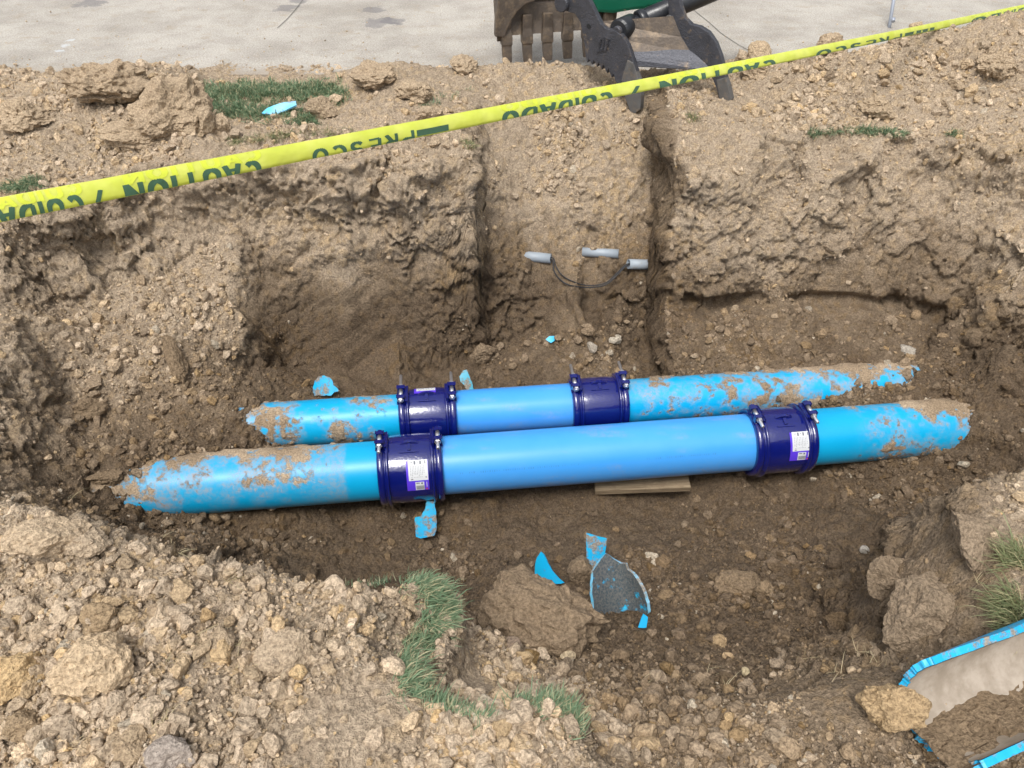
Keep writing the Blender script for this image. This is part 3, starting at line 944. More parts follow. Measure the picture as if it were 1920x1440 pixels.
# big single lumps: (name, label, category, u, v, width px, (sx,sy,sz), rgb, seed, rough, rot)
BIG = [
    ('boulder_clod', 'large pale angular clod sitting on the rubble at lower left', 'clod', 172, 1250, 140, (1, .85, .75), rgb_of(.0, .35, 1.15), 21, .13, (.1, .1, .3)),
    ('boulder_clod', 'orange-tan clod cut off by the left photo edge above the lower corner', 'clod', 22, 1275, 105, (1, .9, .7), rgb_of(.05, .9, 1.05), 22, .14, (0, .1, 1.2)),
    ('stone', 'smooth grey-brown stone at the bottom edge of the near left bank', 'stone', 322, 1412, 95, (1, .75, .55), [.34, .29, .25], 23, .07, (.1, .05, .2)),
    ('boulder_clod', 'brown clod left of the smooth grey stone at the bottom edge', 'clod', 240, 1398, 72, (.9, 1, .8), rgb_of(.2, .3, .95), 24, .12, (.2, 0, .9)),
    ('boulder_clod', 'big dark brown slab of soil below the thin upright blue fin', 'clod', 1017, 1160, 232, (1, .68, .66), rgb_of(.62, .1, 1.08), 25, .15, (.30, .1, -.25)),
    ('boulder_clod', 'brown lump wedged between the blue fin and the upright shard', 'clod', 1088, 1075, 56, (1, .8, 1), rgb_of(.62, .1, 1.0), 26, .12, (.2, .1, .5)),
    ('boulder_clod', 'ochre gritty boulder clod beside the broken blue pipe at lower right', 'clod', 1672, 1338, 125, (1, .85, .85), rgb_of(.22, .75, 1.0), 27, .15, (.1, .2, .4)),
    ('boulder_clod', 'pinkish tan lump leaning on the muddy mouth of the broken pipe', 'clod', 1750, 1330, 62, (.8, .8, 1), rgb_of(.15, .3, 1.0), 28, .14, (0, .2, .2)),
    ('boulder_clod', 'brown clod under the broken pipe beside the lower blue rim', 'clod', 1750, 1405, 75, (1, .8, .7), rgb_of(.35, .5, 1.0), 29, .13, (0, .1, .7)),
    ('boulder_clod', 'long pale wedge of soil on the left lip of the near bank', 'clod', 85, 1010, 130, (1, .62, .6), rgb_of(.05, .2, 1.1), 30, .12, (.25, .25, .55)),
    ('boulder_clod', 'squarish tan clod right of the pale wedge on the near bank', 'clod', 165, 1020, 78, (1, .8, .7), rgb_of(.1, .1, 1.0), 31, .12, (.1, .1, .2)),
    ('boulder_clod', 'flat brown clod above the large pale clod on the near bank', 'clod', 188, 1155, 78, (1, .7, .6), rgb_of(.3, .5, .95), 32, .12, (.2, 0, .1)),
    ('boulder_clod', 'rounded brown clod at the bottom left corner', 'clod', 52, 1368, 72, (.9, 1, .8), rgb_of(.3, .4, .95), 33, .13, (.2, .1, 1.9)),
    ('boulder_clod', 'broad flat tan clod in the middle of the near left bank', 'clod', 535, 1215, 105, (1, .8, .45), rgb_of(.12, .1, 1.0), 34, .12, (.25, 0, .4)),
    ('boulder_clod', 'brown clod left of the broad flat one on the near bank', 'clod', 405, 1208, 68, (.85, 1, .55), rgb_of(.22, .2, .95), 35, .11, (.2, .1, .2)),
    ('boulder_clod', 'upended soil slab at the left road edge with a cracked dark face', 'clod', 318, 215, 150, (1, .75, .62), rgb_of(.18, .2, 1.0), 36, .20, (.5, -.2, .5)),
    ('boulder_clod', 'crumbling soil block poking up at the top left road edge', 'clod', 195, 160, 135, (1, .75, .6), rgb_of(.20, .2, 1.0), 37, .22, (.1, .2, .3)),
    ('boulder_clod', 'tan lump at the left of the grass patch', 'clod', 385, 232, 55, (.9, .8, 1), rgb_of(.12, .2, 1.0), 38, .13, (.1, .1, .2)),
    ('boulder_clod', 'small tan lump below the left end of the grass patch', 'clod', 412, 240, 42, (.9, .8, 1), rgb_of(.1, .2, 1.0), 39, .13, (.1, .1, 1.2)),
    ('boulder_clod', 'brown lump at the right end of the grass patch', 'clod', 605, 208, 55, (1, .8, .8), rgb_of(.2, .2, .95), 40, .14, (.1, .1, .2)),
    ('boulder_clod', 'crumbly mound of sod at the road edge right of the grass', 'clod', 705, 138, 92, (1, .8, .42), rgb_of(.18, .2, 1.0), 41, .2, (.1, .1, .2)),
    ('boulder_clod', 'round tan clod on the road edge under the end of the tape', 'clod', 1432, 83, 40, (1, .9, .9), rgb_of(.05, .3, 1.05), 42, .12, (.1, .1, .2)),
    ('boulder_clod', 'knobbly clod on the spoil heap crest just above the tape', 'clod', 1545, 80, 62, (1, .8, .7), rgb_of(.12, .2, 1.0), 43, .15, (.1, .1, .2)),
    ('boulder_clod', 'squat clod at the foot of the grey rod', 'clod', 1655, 50, 36, (1, .8, .6), rgb_of(.1, .2, 1.0), 44, .13, (.1, .1, .2)),
    ('boulder_clod', 'tan clod right of the grey rod on the heap crest', 'clod', 1705, 45, 30, (1, .8, .9), rgb_of(.05, .3, 1.05), 45, .12, (.1, .1, .2)),
    ('boulder_clod', 'leaning sliver of dark soil on the loose heap left of the pipes', 'clod', 325, 670, 88, (1, .42, .45), rgb_of(.62, .2, 1.0), 46, .13, (.1, .55, -1.0)),
    ('boulder_clod', 'wedge of damp soil behind the small back pipe near the left coupling', 'clod', 905, 668, 62, (1, .6, .8), rgb_of(.5, .1, 1.0), 47, .12, (.2, .5, .5)),
    ('stone', 'pale squarish stone left of another behind the back pipe', 'stone', 1108, 652, 26, (.7, 1, .7), [.40, .35, .29], 48, .06, (.1, .3, .2)),
    ('stone', 'pale squarish stone right of another behind the back pipe', 'stone', 1155, 640, 26, (1, .8, .7), [.42, .37, .30], 49, .06, (.1, .1, .6)),
    ('stone', 'pale flat stone lying on the right bench behind the pipes', 'stone', 1700, 655, 34, (1, .6, .5), [.38, .34, .29], 50, .07, (.1, .1, -.6)),
    ('stone', 'small pale round pebble on the trench floor right of the shards', 'stone', 1618, 1030, 18, (1, .9, .8), [.46, .42, .37], 51, .05, (.1, .1, .2)),
    ('stone', 'ochre lump under the big dark soil slab', 'stone', 994, 1232, 40, (.9, .8, 1), [.24, .16, .075], 52, .08, (.1, .1, .2)),
    ('stone', 'pinkish cobble left of the ochre lump under the soil slab', 'stone', 962, 1212, 34, (1, .8, .8), [.29, .22, .165], 53, .07, (.1, .3, -.6)),
    ('stone', 'cream chip right of the ochre lump under the soil slab', 'stone', 1066, 1228, 28, (1, .7, .6), [.46, .37, .25], 54, .08, (.1, .1, .2)),
    ('stone', 'yellowish pebble on the near ramp among brown crumbs', 'stone', 1397, 1258, 18, (.8, 1, .8), [.44, .36, .23], 55, .05, (.1, .1, .2)),
    ('stone', 'tan orange pebble above the yellowish one on the near ramp', 'stone', 1363, 1230, 22, (1, .8, .8), [.42, .30, .18], 56, .06, (.1, .1, .2)),
    ('boulder_clod', 'flat brown clod on the trench slope right of the muddy half pipe', 'clod', 1385, 1090, 85, (1, .6, .45), rgb_of(.62, .2, 1.05), 57, .11, (.3, .1, .1)),
    ('boulder_clod', 'small rough clod leaning on the flat brown one on the slope', 'clod', 1435, 1108, 36, (.9, .7, 1), rgb_of(.5, .3, 1.05), 58, .13, (.1, .1, .2)),
    ('boulder_clod', 'dark brown clod among crumbs beside the broken pipe ridge', 'clod', 1610, 1218, 50, (1, .7, .8), rgb_of(.7, .2, 1.0), 59, .12, (.1, .1, .2)),
    ('boulder_clod', 'ragged clod of damp soil left of the front pipe end', 'clod', 200, 890, 62, (1, .6, .5), rgb_of(.6, .2, 1.0), 60, .13, (.1, .1, .4)),
    ('boulder_clod', 'cracked flat soil slab between the two far left blocks', 'clod', 255, 250, 120, (1, .7, .4), rgb_of(.15, .2, 1.0), 63, .2, (.2, .1, .2)),
    ('boulder_clod', 'low crumbled soil lump at the far left photo edge', 'clod', 40, 215, 95, (1, .7, .5), rgb_of(.12, .2, 1.0), 64, .2, (.2, .1, .2)),
    ('boulder_clod', 'flat soil lump on the far edge right of the sod mound', 'clod', 778, 168, 72, (1, .8, .45), rgb_of(.15, .2, 1.0), 65, .2, (.1, .1, .5)),
    ('boulder_clod', 'low soil lump on the far edge just left of the bucket', 'clod', 868, 122, 60, (1, .8, .5), rgb_of(.12, .2, 1.0), 66, .2, (.1, .1, 1.5)),
    ('boulder_clod', 'knobbly soil lump above the printed bar of the tape', 'clod', 800, 212, 58, (1, .8, .5), rgb_of(.16, .2, 1.0), 67, .2, (.1, .1, 2.5)),
    ('boulder_clod', 'cracked soil lump right of the thumb on the heap edge', 'clod', 1412, 128, 66, (1, .8, .6), rgb_of(.1, .2, 1.0), 68, .18, (.1, .1, .9)),
    ('boulder_clod', 'large tan lump high on the spoil heap near the right photo edge', 'clod', 1868, 118, 80, (1, .8, .6), rgb_of(.12, .2, 1.0), 69, .18, (.1, .1, .9)),
    ('boulder_clod', 'large tan lump on the middle of the spoil heap', 'clod', 1640, 198, 72, (1, .8, .5), rgb_of(.1, .25, 1.0), 70, .18, (.1, .1, 2.1)),
    ('clay_lump', 'large rounded smooth clay lump on the right bank below the grass', 'clod', 1752, 1135, 205, (1, .85, .62), rgb_of(.40, .0, .98), 71, .09, (.45, -.35, .3)),
    ('clay_lump', 'rounded clay lump on the right bank left of the largest one', 'clod', 1672, 1072, 95, (1, .85, .7), rgb_of(.48, .0, .98), 72, .10, (.2, -.3, .8)),
    ('clay_lump', 'rounded clay lump above the largest one near the upper right grass', 'clod', 1832, 1000, 130, (1, .85, .6), rgb_of(.40, .0, 1.0), 73, .10, (.3, -.2, 1.3)),
    ('boulder_clod', 'dark lump of soil left of the heap sliver', 'clod', 165, 765, 60, (1, .7, .6), rgb_of(.6, .2, 1.0), 61, .13, (.1, .1, .4)),
]
for (nm, lab, cat, u, v, w, st, rgb, seed, rough, rot) in BIG:
    P_, k_ = surf_px(u, v + w * .15)
    dep = P_[1] * CP + (CAM_Z - P_[2]) * SP
    size = w * .5 * dep / FPX * 1.08
    me = clod_mesh(nm, 5 if w > 60 else 4, seed, st, 9 if cat == 'clod' else 6, rough, smooth=False)
    o = put_clod(nm, me, u, v, size, rgb, rot=rot, pos=P_ + np.array([0, .25 * size * st[2], size * st[2] * (.45 if nm != 'clay_lump' else .05)]))
    tag(o, lab, cat, 'single lumps and stones one can pick out')

# fist-sized clods: countable ones spread over each place
MID_ME = [clod_mesh('soil_clod', 4, 400 + k, (1, .75 + .06 * (k % 4), .6 + .07 * (k % 4)), 13, .10, hmin=.42) for k in range(12)]
REG = [
    ('on the near left bank', 95, (0, 990, 740, 1440), (14, 66), .06, 'tan'),
    ('on the spoil heap', 70, (1390, 85, 1915, 235), (11, 30), .08, 'tan'),
    ('by the far road edge', 40, (0, 165, 860, 300), (12, 34), .12, 'tan'),
    ('on the foreground ramp', 50, (860, 1180, 1700, 1435), (13, 32), .38, 'brown'),
    ('on the trench floor', 28, (350, 960, 1700, 1110), (13, 30), .66, 'dark'),
    ('on the loose left heap', 36, (90, 540, 480, 900), (13, 34), .45, 'brown'),
    ('on the bench behind the pipes', 26, (900, 585, 1820, 690), (11, 26), .42, 'brown'),
]
MARKS = [('the large pale angular clod', 172, 1250), ('the smooth grey stone', 322, 1412), ('the pale wedge clod', 85, 1010), ('the broad flat clod', 535, 1215), ('the hanging turf', 800, 1180),
         ('the grey rod', 1675, 40), ('the heap edge grass', 1600, 248), ('the tape end', 1850, 25), ('the right thumb tip', 1360, 195), ('the right photo edge', 1919, 160),
         ('the far grass patch', 520, 185), ('the top left soil block', 185, 150), ('the sod mound', 705, 128), ('the tape printed bar', 810, 240), ('the left edge grass', 40, 345),
         ('the big dark slab', 1020, 1150), ('the muddy half pipe', 1165, 1110), ('the ochre boulder', 1672, 1338), ('the centre turf tuft', 1050, 1340), ('the yellowish pebble', 1397, 1258),
         ('the front left coupling', 772, 880), ('the front right coupling', 1453, 830), ('the wooden plank', 1240, 910), ('the hanging blue shard', 800, 980),
         ('the dark sliver', 325, 670), ('the back pipe left end', 490, 800), ('the front pipe left end', 260, 920), ('the back right coupling', 1115, 750), ('the flat bench stone', 1700, 655), ('the tiny blue chip', 1032, 637)]
ORD = ['nearest', 'second', 'third', 'fourth', 'fifth', 'sixth', 'seventh', 'eighth', 'ninth', 'tenth'] + ['number %d' % i for i in range(11, 60)]
PENDING = {}
for (where, cnt, (u0, v0, u1, v1), (a, b), moist, tone) in REG:
    k = tries = 0
    while k < cnt and tries < cnt * 6:
        tries += 1
        u, v = random.uniform(u0, u1), random.uniform(v0, v1)
        P_, kk = surf_px(u, v)
        if T_SMOOTH.reshape(-1)[kk] > .5 or T_STEEP.reshape(-1)[kk] > .8: continue
        if where == 'on the near left bank' and P_[2] < -.1: continue
        w = a + (b - a) * random.random() ** 2.2
        dep = P_[1] * CP + (CAM_Z - P_[2]) * SP
        size = w * .55 * dep / FPX
        mm = min(1, max(0, moist + random.gauss(0, .09)))
        o = put_clod('soil_clod', MID_ME[random.randrange(12)], u, v, size, rgb_of(mm, max(0, random.gauss(.15, .3)), random.gauss(1.04, .1)),
                     pos=P_ + np.array([0, 0, size * .22]))
        tag(o, None, 'clod', 'clods ' + where)
        (mk, mu, mv) = min(MARKS, key=lambda t: (t[1] - u) ** 2 + (t[2] - v) ** 2)
        du, dv = u - mu, v - mv
        dr = ('right of' if du > 0 else 'left of') if abs(du) > abs(dv) else ('below' if dv > 0 else 'above')
        PENDING.setdefault((where, tone, dr, mk), []).append((du * du + dv * dv, o))
        k += 1
for (where, tone, dr, mk), lst in PENDING.items():
    for i, (_, o) in enumerate(sorted(lst, key=lambda t: t[0])):
        o['label'] = '%s clod %s, %s one %s %s' % (tone, where, ORD[i], dr, mk)
        if i > 9: o['label'] = '%s clod %s, %s place from nearest %s %s' % (tone, where, {11: 'eleventh', 12: 'twelfth', 13: 'thirteenth', 14: 'fourteenth', 15: 'fifteenth', 16: 'sixteenth', 17: 'seventeenth', 18: 'eighteenth', 19: 'nineteenth', 20: 'twentieth', 21: 'twenty-first', 22: 'twenty-second', 23: 'twenty-third', 24: 'twenty-fourth', 25: 'twenty-fifth'}.get(i + 1, 'last'), dr, mk)


# ------------------------------------------------------------------ pipes
def make_pipe_mat(name, base, rough=.32):
    N = NT(name)
    vec = N.n('NewGeometry').outputs['Position']
    soil, film = N.attr('soil'), N.attr('film')
    n1 = N.noise(vec, 5, 4, .55)
    n2 = N.noise(vec, 60, 5, .7)
    n3 = N.noise(vec, 130, 3, .7)
    c = N.mix(N.ramp(n1, .3, .7), base, tuple(min(1, x * k) for x, k in zip(base[:3], (1.25, 1.06, 1.03))) + (1,))
    f = N.math('MULTIPLY', film, N.ramp(n2, .35, .65, .25, 1.1))
    c = N.mix(f, c, c4(.44, .30, .20))
    sm = N.ramp(N.math('ADD', soil, N.math('MULTIPLY', N.math('SUBTRACT', n2, .5), .6)), .38, .58)
    at = N.n('Attribute', _attribute_name='rgb').outputs['Vector']
    sc = N.mix(1.0, at, N.mix(N.ramp(n3, .28, .72), c4(.62, .61, .60), c4(1.4, 1.4, 1.38)), 'MULTIPLY')
    c = N.mix(sm, c, sc)
    r = N.math('ADD', rough, N.math('ADD', N.math('MULTIPLY', sm, .6), N.math('MULTIPLY', f, .4)), True)
    h = N.math('ADD', N.math('MULTIPLY', n3, sm), N.math('MULTIPLY', n1, .0))
    N.bsdf(c, r, N.bump(h, .006, .9), spec=.4)
    return N.m


OLD_BLUE = c4(.003, .335, .63)
NEW_BLUE = c4(.050, .31, .77)
M_OLD = make_pipe_mat('pipe_old_blue', OLD_BLUE, .34)
M_NEW = make_pipe_mat('pipe_new_blue', NEW_BLUE, .30)

FA = np.array([-.475, 2.553, -1.01]); FB = np.array([1.295, 2.741, -1.01])
BA = np.array([-.858, 2.859, -.99]); BB = np.array([.803, 3.025, -.99])
FR, BR = .139, .115
FDIR = (FB - FA) / np.linalg.norm(FB - FA)
BDIR = (BB - BA) / np.linalg.norm(BB - BA)


def on_axis(A, D, x):
    return A + D * ((x - A[0]) / D[0])


def pipe(name, A, D, x0, x1, r, mat, label, soil_fn=None, seed=0):
    P0, P1 = on_axis(A, D, x0), on_axis(A, D, x1)
    L = np.linalg.norm(P1 - P0)
    side = np.array([-D[1], D[0], 0]); up = np.array([0, 0, 1.0])
    nl = max(8, int(L / .006)) if soil_fn else max(8, int(L / .04))
    ns = 144 if soil_fn else 96
    t = np.linspace(0, L, nl)
    th = np.linspace(0, 2 * np.pi, ns, endpoint=False)      # 0 = up, growing toward the camera (-side)
    TT, TH = np.meshgrid(t, th, indexing='ij')
    rad = (-side)[None, None] * np.sin(TH)[..., None] + up[None, None] * np.cos(TH)[..., None]
    base = P0 + D * TT[..., None]
    p = (base + rad * r).reshape(-1, 3).astype(np.float32)
    if soil_fn:
        soil, film = soil_fn(p, TT.ravel() / L, np.where(TH > np.pi, TH - 2 * np.pi, TH).ravel())
        lump = sstep(.45, .75, soil) * (.004 + .012 * np.clip(fbm(p, .07, 3, seed + 8) + .2, 0, 1) + .004 * np.clip(vnoise(p, .012, seed), 0, 1))
    else:
        soil = film = np.zeros(len(p), np.float32)
        lump = soil
    pos = p + rad.reshape(-1, 3) * lump[:, None]
    G = pos.reshape(nl, ns, 3)
    inner0 = (P0 + rad[0] * (r - .014))[None]
    inner1 = (P1 + rad[0] * (r - .014))[None]
    G = np.concatenate([inner1, inner0, G, inner1], 0)
    n = G.shape[0]
    idx = np.arange((n) * ns).reshape(n, ns)
    nx = np.roll(idx, -1, axis=1)
    q = np.stack([idx[:-1], idx[1:], nx[1:], nx[:-1]], -1).reshape(-1, 4)
    o = np_mesh(name, G.reshape(-1, 3), q, mat)
    pad = lambda a: np.concatenate([np.zeros(2 * ns), a, np.zeros(ns)])
    fattr(o.data, 'soil', pad(soil))
    fattr(o.data, 'film', pad(film))
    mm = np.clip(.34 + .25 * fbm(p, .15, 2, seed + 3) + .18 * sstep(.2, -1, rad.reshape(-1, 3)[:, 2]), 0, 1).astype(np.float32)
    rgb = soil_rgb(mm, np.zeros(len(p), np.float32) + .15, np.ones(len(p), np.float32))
    rgb = np.concatenate([np.zeros((2 * ns, 3)), rgb, np.zeros((ns, 3))])
    at = o.data.attributes.new('rgb', 'FLOAT_VECTOR', 'POINT')
    at.data.foreach_set('vector', rgb.astype(np.float32).ravel())
    tag(o, label, 'pipe', 'blue water pipes in the trench')
    return o


def soil_front_left(p, t, th):
    n = fbm(p, .16, 4, 301, .6) * .9 + fbm(p, .035, 3, 305) * .45
    edge = sstep(.92, .70, t)
    s = .40 + n * .66 + .30 * sstep(.42, .10, t) + .30 * sstep(.25, -.5, th) * sstep(.80, .55, t) - .25 * sstep(.8, 1.6, th) * sstep(.02, .2, t)
    s = s * sstep(.84, .78, t + .03 * fbm(p, .06, 2, 309))
    film = np.clip(.05 + .7 * fbm(p, .12, 4, 311) + .5 * sstep(.15, .42, s), 0, 1) * sstep(.83, .80, t + .02 * vnoise(p, .05, 4)) * .8
    film = np.maximum(film, .35 * sstep(.65, .82, t) * sstep(.83, .815, t))
    return s, film


def soil_front_right(p, t, th):
    n = fbm(p, .15, 4, 321, .6) * .9 + fbm(p, .03, 3, 325) * .5
    s = .20 + n * .66 + .42 * sstep(.35, .75, t) * sstep(1.3, .2, th) + .25 * sstep(.2, -.4, th) * sstep(.2, .5, t)
    s = s * sstep(.16, .30, t)
    film = np.clip(.5 * fbm(p, .1, 4, 331) + .5 * sstep(.15, .42, s), 0, 1) * sstep(.20, .40, t) * .7
    return s, film


def soil_back_left(p, t, th):
    n = fbm(p, .12, 4, 341, .6) * .9 + fbm(p, .03, 3, 345) * .5
    s = .30 + n * .66 + .26 * sstep(.6, .2, t)
    s = s * sstep(.97, .80, t)
    film = np.clip(.7 * fbm(p * np.array([.5, 1, 1], np.float32), .08, 4, 351) + .45 * sstep(.15, .42, s), 0, 1) * .7
    return s, film


def soil_back_right(p, t, th):
    n = fbm(p, .15, 4, 361, .62) * 1.0 + fbm(p, .035, 3, 365) * .5
    s = .33 + n * .62 + .14 * sstep(.1, .5, t) + .22 * sstep(.0, -.6, th) * sstep(.1, .3, t)
    s = s * sstep(.03, .15, t)
    film = np.clip(.05 + .8 * fbm(p, .1, 4, 371) + .5 * sstep(.15, .42, s), 0, 1) * .75
    return s, film


pipe('water_pipe', FA, FDIR, -2.15, -.47, FR, M_OLD, 'old bright blue front pipe, soil-caked, entering the left coupling', soil_front_left, 11)
def soil_new(p, t, th):
    s = .0 + .35 * fbm(p, .02, 2, 381) + .12 * sstep(1.4, 2.4, th)
    st_ = fbm(p * np.array([.25, 1, 1], np.float32), .05, 4, 385)
    film = np.clip(.22 * sstep(.05, .6, st_) + .16 * sstep(.05, .0, t) + .16 * sstep(.95, 1., t) + .10 * sstep(1.0, 2.0, th), 0, 1)
    return s, film


def print_line(pipe_o, A, D, x0, x1, r, ph):
    """faint row of factory lettering along the pipe"""
    rs = random.Random(4)
    side = np.array([-D[1], D[0], 0])
    rad = -side * math.sin(ph) + np.array([0, 0, 1.0]) * math.cos(ph)
    tg = -side * math.cos(ph) - np.array([0, 0, 1.0]) * math.sin(ph)
    bm = bmesh.new()
    x = x0
    while x < x1:
        if rs.random() < .8:
            c = on_axis(A, D, x) + rad * (r + .0006)
            hw, hh = rs.uniform(.0016, .0035), rs.uniform(.003, .0052)
            bm.faces.new([bm.verts.new(Vector(c + D * a_ * hw + tg * b_ * hh)) for a_, b_ in ((-1, -1), (1, -1), (1, 1), (-1, 1))])
        x += .0105
    o = bm_obj('printing', bm, make_plain('print_faint', c4(.045, .26, .62), .5), pipe_o)
    o['kind'] = 'stuff'


new_pipe = pipe('water_pipe', FA, FDIR, -.46, 1.29, FR, M_NEW, 'new clean sky-blue pipe piece between the two front couplings', soil_new, 15)
print_line(new_pipe, FA, FDIR, -.25, .30, FR, R(62))
print_line(new_pipe, FA, FDIR, .62, .95, FR, R(62))
pipe('water_pipe', FA, FDIR, 1.30, 2.60, FR, M_OLD, 'old blue front pipe running right into the soil bank', soil_front_right, 12)
pipe('water_pipe', BA, BDIR, -1.70, -.425, BR, M_OLD, 'old blue back pipe, soil-speckled, left of the back couplings', soil_back_left, 13)
pipe('water_pipe', BA, BDIR, -.415, .435, BR, M_NEW, 'short clean sky-blue pipe piece between the two back couplings', soil_new, 16)
pipe('water_pipe', BA, BDIR, .445, 2.30, BR, M_OLD, 'old blue back pipe half buried in crusted soil to the right', soil_back_right, 14)


# ------------------------------------------------------------------ couplings
M_NAVY = make_plain('coupling_navy', c4(.0030, .0075, .120), .14, 0, .10, 12, .0012, .6, coat=.6)
M_STEEL = make_plain('bolt_steel', c4(.62, .62, .66), .32, .85, .12, 60, .0004)
M_WHITE = make_plain('label_white', c4(.60, .62, .64), .45, 0, .03, 40, .0001)
M_PURPLE = make_plain('label_purple', c4(.095, .040, .62), .35, 0, .08, 40, .0001)
M_PRINT = make_plain('label_print', c4(.13, .14, .17), .6, 0, .1, 40, .0001)
M_RED = make_plain('label_red', c4(.55, .05, .10), .5)


def lathe_x(name, prof, mat, parent, ns=96):
    """prof: (x, r) list -> surface of revolution about local X"""
    V, F = [], []
    for (x, r) in prof:
        for k in range(ns):
            a = 2 * math.pi * k / ns
            V.append((x, -r * math.sin(a), r * math.cos(a)))
    for i in range(len(prof) - 1):
        for k in range(ns):
            V0, V1 = i * ns + k, i * ns + (k + 1) % ns
            F.append((V0, V1, V1 + ns, V0 + ns))
    o = mesh_obj(name, V, F, mat, parent, True)
    return o


def cyl_obj(name, p0, p1, r, mat, parent, ns=16, r2=None, bevel=0.0, smooth=True):
    p0, p1 = Vector(p0), Vector(p1)
    d = p1 - p0
    L = d.length
    rot = d.to_track_quat('Z', 'Y').to_matrix()
    r2 = r if r2 is None else r2
    b = min(bevel, L * .4)
    prof = [(0, 0), (max(r - b, 0), 0), (r, b), (r2, L - b), (max(r2 - b, 0), L), (0, L)]
    V, F = [], []
    for (rr, z) in prof:
        for k in range(ns):
            a = 2 * math.pi * k / ns
            V.append(p0 + rot @ Vector((rr * math.cos(a), rr * math.sin(a), z)))
    for i in range(len(prof) - 1):
        for k in range(ns):
            a0, a1 = i * ns + k, i * ns + (k + 1) % ns
            F.append((a0, a1, a1 + ns, a0 + ns))
    bm = bmesh.new()
    vs_ = [bm.verts.new(v) for v in V]
    for f in F:
        try: bm.faces.new([vs_[i] for i in f])
        except ValueError: pass
    bmesh.ops.remove_doubles(bm, verts=bm.verts[:], dist=1e-5)
    o = bm_obj(name, bm, mat, parent, False)
    if smooth:
        o.data.polygons.foreach_set('use_smooth', [abs(p.normal.dot(d.normalized())) < .5 for p in o.data.polygons])
    return o


def rbox(name, c, half, axes, mat, parent, bevel=.004):
    """bevelled box from centre, half sizes and three axes"""
    bm = bmesh.new()
    bmesh.ops.create_cube(bm, size=2)
    M = Matrix((axes[0], axes[1], axes[2])).transposed()
    for v in bm.verts:
        v.co = Vector(c) + M @ Vector((v.co.x * half[0], v.co.y * half[1], v.co.z * half[2]))
    if bevel:
        bmesh.ops.bevel(bm, geom=bm.edges[:], offset=bevel, segments=2, affect='EDGES', profile=.6)
    return bm_obj(name, bm, mat, parent)


def arc_patch(name, x0, x1, a0, a1, r, mat, parent, n=14):
    """curved label patch on the barrel; angles from the top toward the camera"""
    V, F = [], []
    for k in range(n + 1):
        a = a0 + (a1 - a0) * k / n
        for x in (x0, x1):
            V.append((x, -r * math.sin(a), r * math.cos(a)))
    F = [(2 * k, 2 * k + 2, 2 * k + 3, 2 * k + 1) for k in range(n)]
    return mesh_obj(name, V, F, mat, parent, True)


